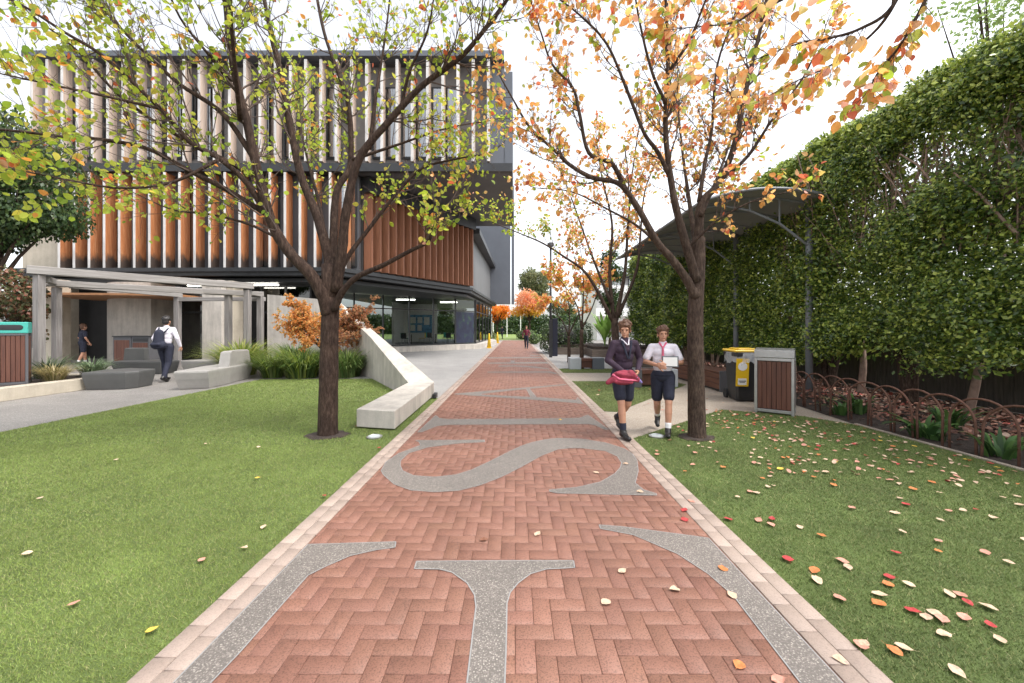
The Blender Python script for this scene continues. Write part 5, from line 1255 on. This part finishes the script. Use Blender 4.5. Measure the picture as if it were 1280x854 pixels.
Bp=person('person in white shirt with pink tie and navy shorts walking towards the brick path',(x-.06,y+.12,.02),R(160),1.5,dict(lean=.02,turn=R(10),
  ankle=[(-.075,.17,.085),(.08,-.36,.2)],knee=[(-.085,.13,.50),(.085,-.04,.46)],foot=[(0,1,0),(0,.75,-.66)],elbow=[(-.27,.04,1.14),(.27,.06,1.14)],wrist=[(-.05,.23,1.12),(.08,.25,1.1)],palm=((.3,-.9,0),(-.3,-.9,0)),curl=.5),
  top=m_shirt,legs='shorts',legm=m_navy,sock=m_sock,sockh=.25,sleeve='short',collar=m_pink)
t=thing('clipboard','small grey folder with white paper held by the student in the white shirt','folder',(x-.06,y-.1,1.0),R(165)); MB().cbox(-.12,.09,.0,.018,-.03,.12,.004).build('board',m_grey,t); MB().box(-.105,.075,.019,.023,-.015,.105).build('paper',m_white,t)
x,y=G(207,477)
man=person('person in white shirt and navy trousers with a navy backpack walking to the entrance',(x,y,.01),R(8),1.8,dict(lean=.03,
  ankle=[(-.085,.1,.09),(.085,-.2,.12)],knee=[(-.09,.1,.50),(.09,-.03,.49)],foot=[(0,1,0),(0,.9,-.35)],elbow=[(-.27,-.02,1.13),(.28,-.0,1.13)],wrist=[(-.25,.12,.92),(.29,.1,.91)],curl=.6),
  top=m_shirt,legs='trousers',legm=m_navy,hair=m_hairb,vox=.008)
t=thing('backpack','navy backpack worn over a white shirt','backpack',(x+.0,y-.14,1.15),R(8))
mb=MB(); mb.capsule((0,-.09,-.1),(0,-.07,.2),.13,.11,18); mb.capsule((-.06,-.09,-.12),(.06,-.09,-.12),.12,.12,16); skinned(mb,'bag_body',m_navy,t,.012,4)
MB().capsule((-.07,-.2,-.1),(.07,-.2,-.1),.05,.05,14).build('pocket',m_navy,t,smooth=True)
for s in (-1,1): MB().tube([(s*.09,-.02,.22),(s*.12,.1,.35),(s*.13,.26,.3),(s*.13,.27,.1),(s*.13,.1,-.1),(s*.1,-.02,-.12)],.018,8).build('strap',m_navy,t,smooth=True)
stand=dict(lean=.02,ankle=[(-.09,.12,.085),(.09,-.18,.11)],knee=[(-.09,.1,.5),(.09,-.03,.48)],foot=[(0,1,0),(0,.9,-.35)],elbow=[(-.27,.0,1.13),(.27,-.02,1.13)],wrist=[(-.22,.14,.95),(.26,.1,.92)])
x,y=G(658,436)
person('person in maroon jumper walking down the far end of the brick path',(x,y,.015),R(175),1.62,stand,top=m_maroonr,legs='trousers',legm=m_navy,vox=.016)
person('person in black standing by the far lawn near the white pole',(-1.75,53,.012),R(150),1.7,stand,top=m_navy,legs='trousers',legm=m_navy,hair=m_hairb,vox=.02)
person('person in navy polo and shorts entering between the beige column and curved wall',(-17.55,15.9,.0),R(-20),1.65,stand,top=m_navy,legs='shorts',legm=m_navy,sleeve='short',vox=.012)

# cafe furniture seen through the glass
def cafe_set(x,y,rz,k):
    t=thing('cafe_table','round cafe table '+['behind the middle glass panes','in front of the notice board','nearest the mural pane'][k],'table',(x,y,.33),rz,'cafe tables')
    MB().lathe([(.4,.72),(.41,.735),(.4,.75)],24).build('table_top',m_white,t); MB().lathe([(.22,0),(.2,.02),(.03,.03),(.03,.72)],16).build('pedestal',m_black,t)
    for j,a in enumerate((.4,2.5,4.4)):
        c=thing('cafe_chair',['yellow','teal','charcoal'][j]+' shell chair at the round cafe table '+['behind the middle glass panes','in front of the notice board','nearest the mural pane'][k],'chair',(x+.72*math.cos(a),y+.72*math.sin(a),.33),a+math.pi/2,'cafe chairs')
        mm=(m_yellow,m_teal,m_char)[j]
        MB().cbox(-.21,.21,-.2,.2,.43,.46,.012).build('seat',mm,c); MB().cbox(-.2,.2,-.24,-.205,.47,.82,.012).build('backrest',mm,c)
        for sx in (-1,1):
            for sy in (-1,1): MB().tube([(sx*.19,sy*.18,0),(sx*.15,sy*.14,.43)],.012,6).build('leg',m_steel,c)
cafe_set(-7.2,27.2,0,0); cafe_set(-6.2,30.5,1,1); cafe_set(-4.6,29.6,2,2)

# ================================================================== CAMERA, SKY, SUN
sc=bpy.context.scene
cam=bpy.data.cameras.new('camera'); co=bpy.data.objects.new('camera',cam); C.objects.link(co)
co.location=(0,0,EYE); co.rotation_euler=(R(90),0,0)
cam.sensor_width=36; cam.sensor_fit='HORIZONTAL'; cam.lens=36*F/1280; cam.shift_x=-4/1280; cam.shift_y=-17/1280; cam.clip_start=.05; cam.clip_end=2000
sc.camera=co
w=bpy.data.worlds.new('World'); sc.world=w; w.use_nodes=True; nt=w.node_tree; nt.nodes.clear()
EL,AZ=R(60),R(112)                                  # sun height; bearing from the viewing direction towards the right
sky=nt.nodes.new('ShaderNodeTexSky'); sky.sky_type='NISHITA'; sky.sun_disc=False; sky.sun_elevation=EL; sky.sun_rotation=AZ; sky.dust_density=3; sky.air_density=1
hs=nt.nodes.new('ShaderNodeHueSaturation'); hs.inputs['Saturation'].default_value=.22; hs.inputs['Value'].default_value=1.35
bgn=nt.nodes.new('ShaderNodeBackground'); bgn.inputs[1].default_value=.14; ow=nt.nodes.new('ShaderNodeOutputWorld')
nt.links.new(sky.outputs[0],hs.inputs['Color']); nt.links.new(hs.outputs[0],bgn.inputs[0]); nt.links.new(bgn.outputs[0],ow.inputs[0])
L=bpy.data.lights.new('sun','SUN'); L.energy=1.15; L.angle=R(14); L.color=(1,.95,.88); lo=bpy.data.objects.new('sun',L); C.objects.link(lo)
sv=Vector((math.sin(AZ)*math.cos(EL),math.cos(AZ)*math.cos(EL),math.sin(EL))); lo.rotation_euler=(-sv).to_track_quat('-Z','Y').to_euler(); lo.location=sv*60
vs=sc.view_settings; vs.view_transform='Standard'; vs.look='None'; vs.gamma=1; vs.exposure=1.2; vs.use_curve_mapping=False
sc.render.engine='CYCLES'; sc.cycles.use_denoising=True; sc.cycles.denoiser='OPENIMAGEDENOISE'
sc.cycles.max_bounces=8; sc.cycles.transparent_max_bounces=16; sc.cycles.diffuse_bounces=4; sc.cycles.glossy_bounces=3; sc.cycles.transmission_bounces=4
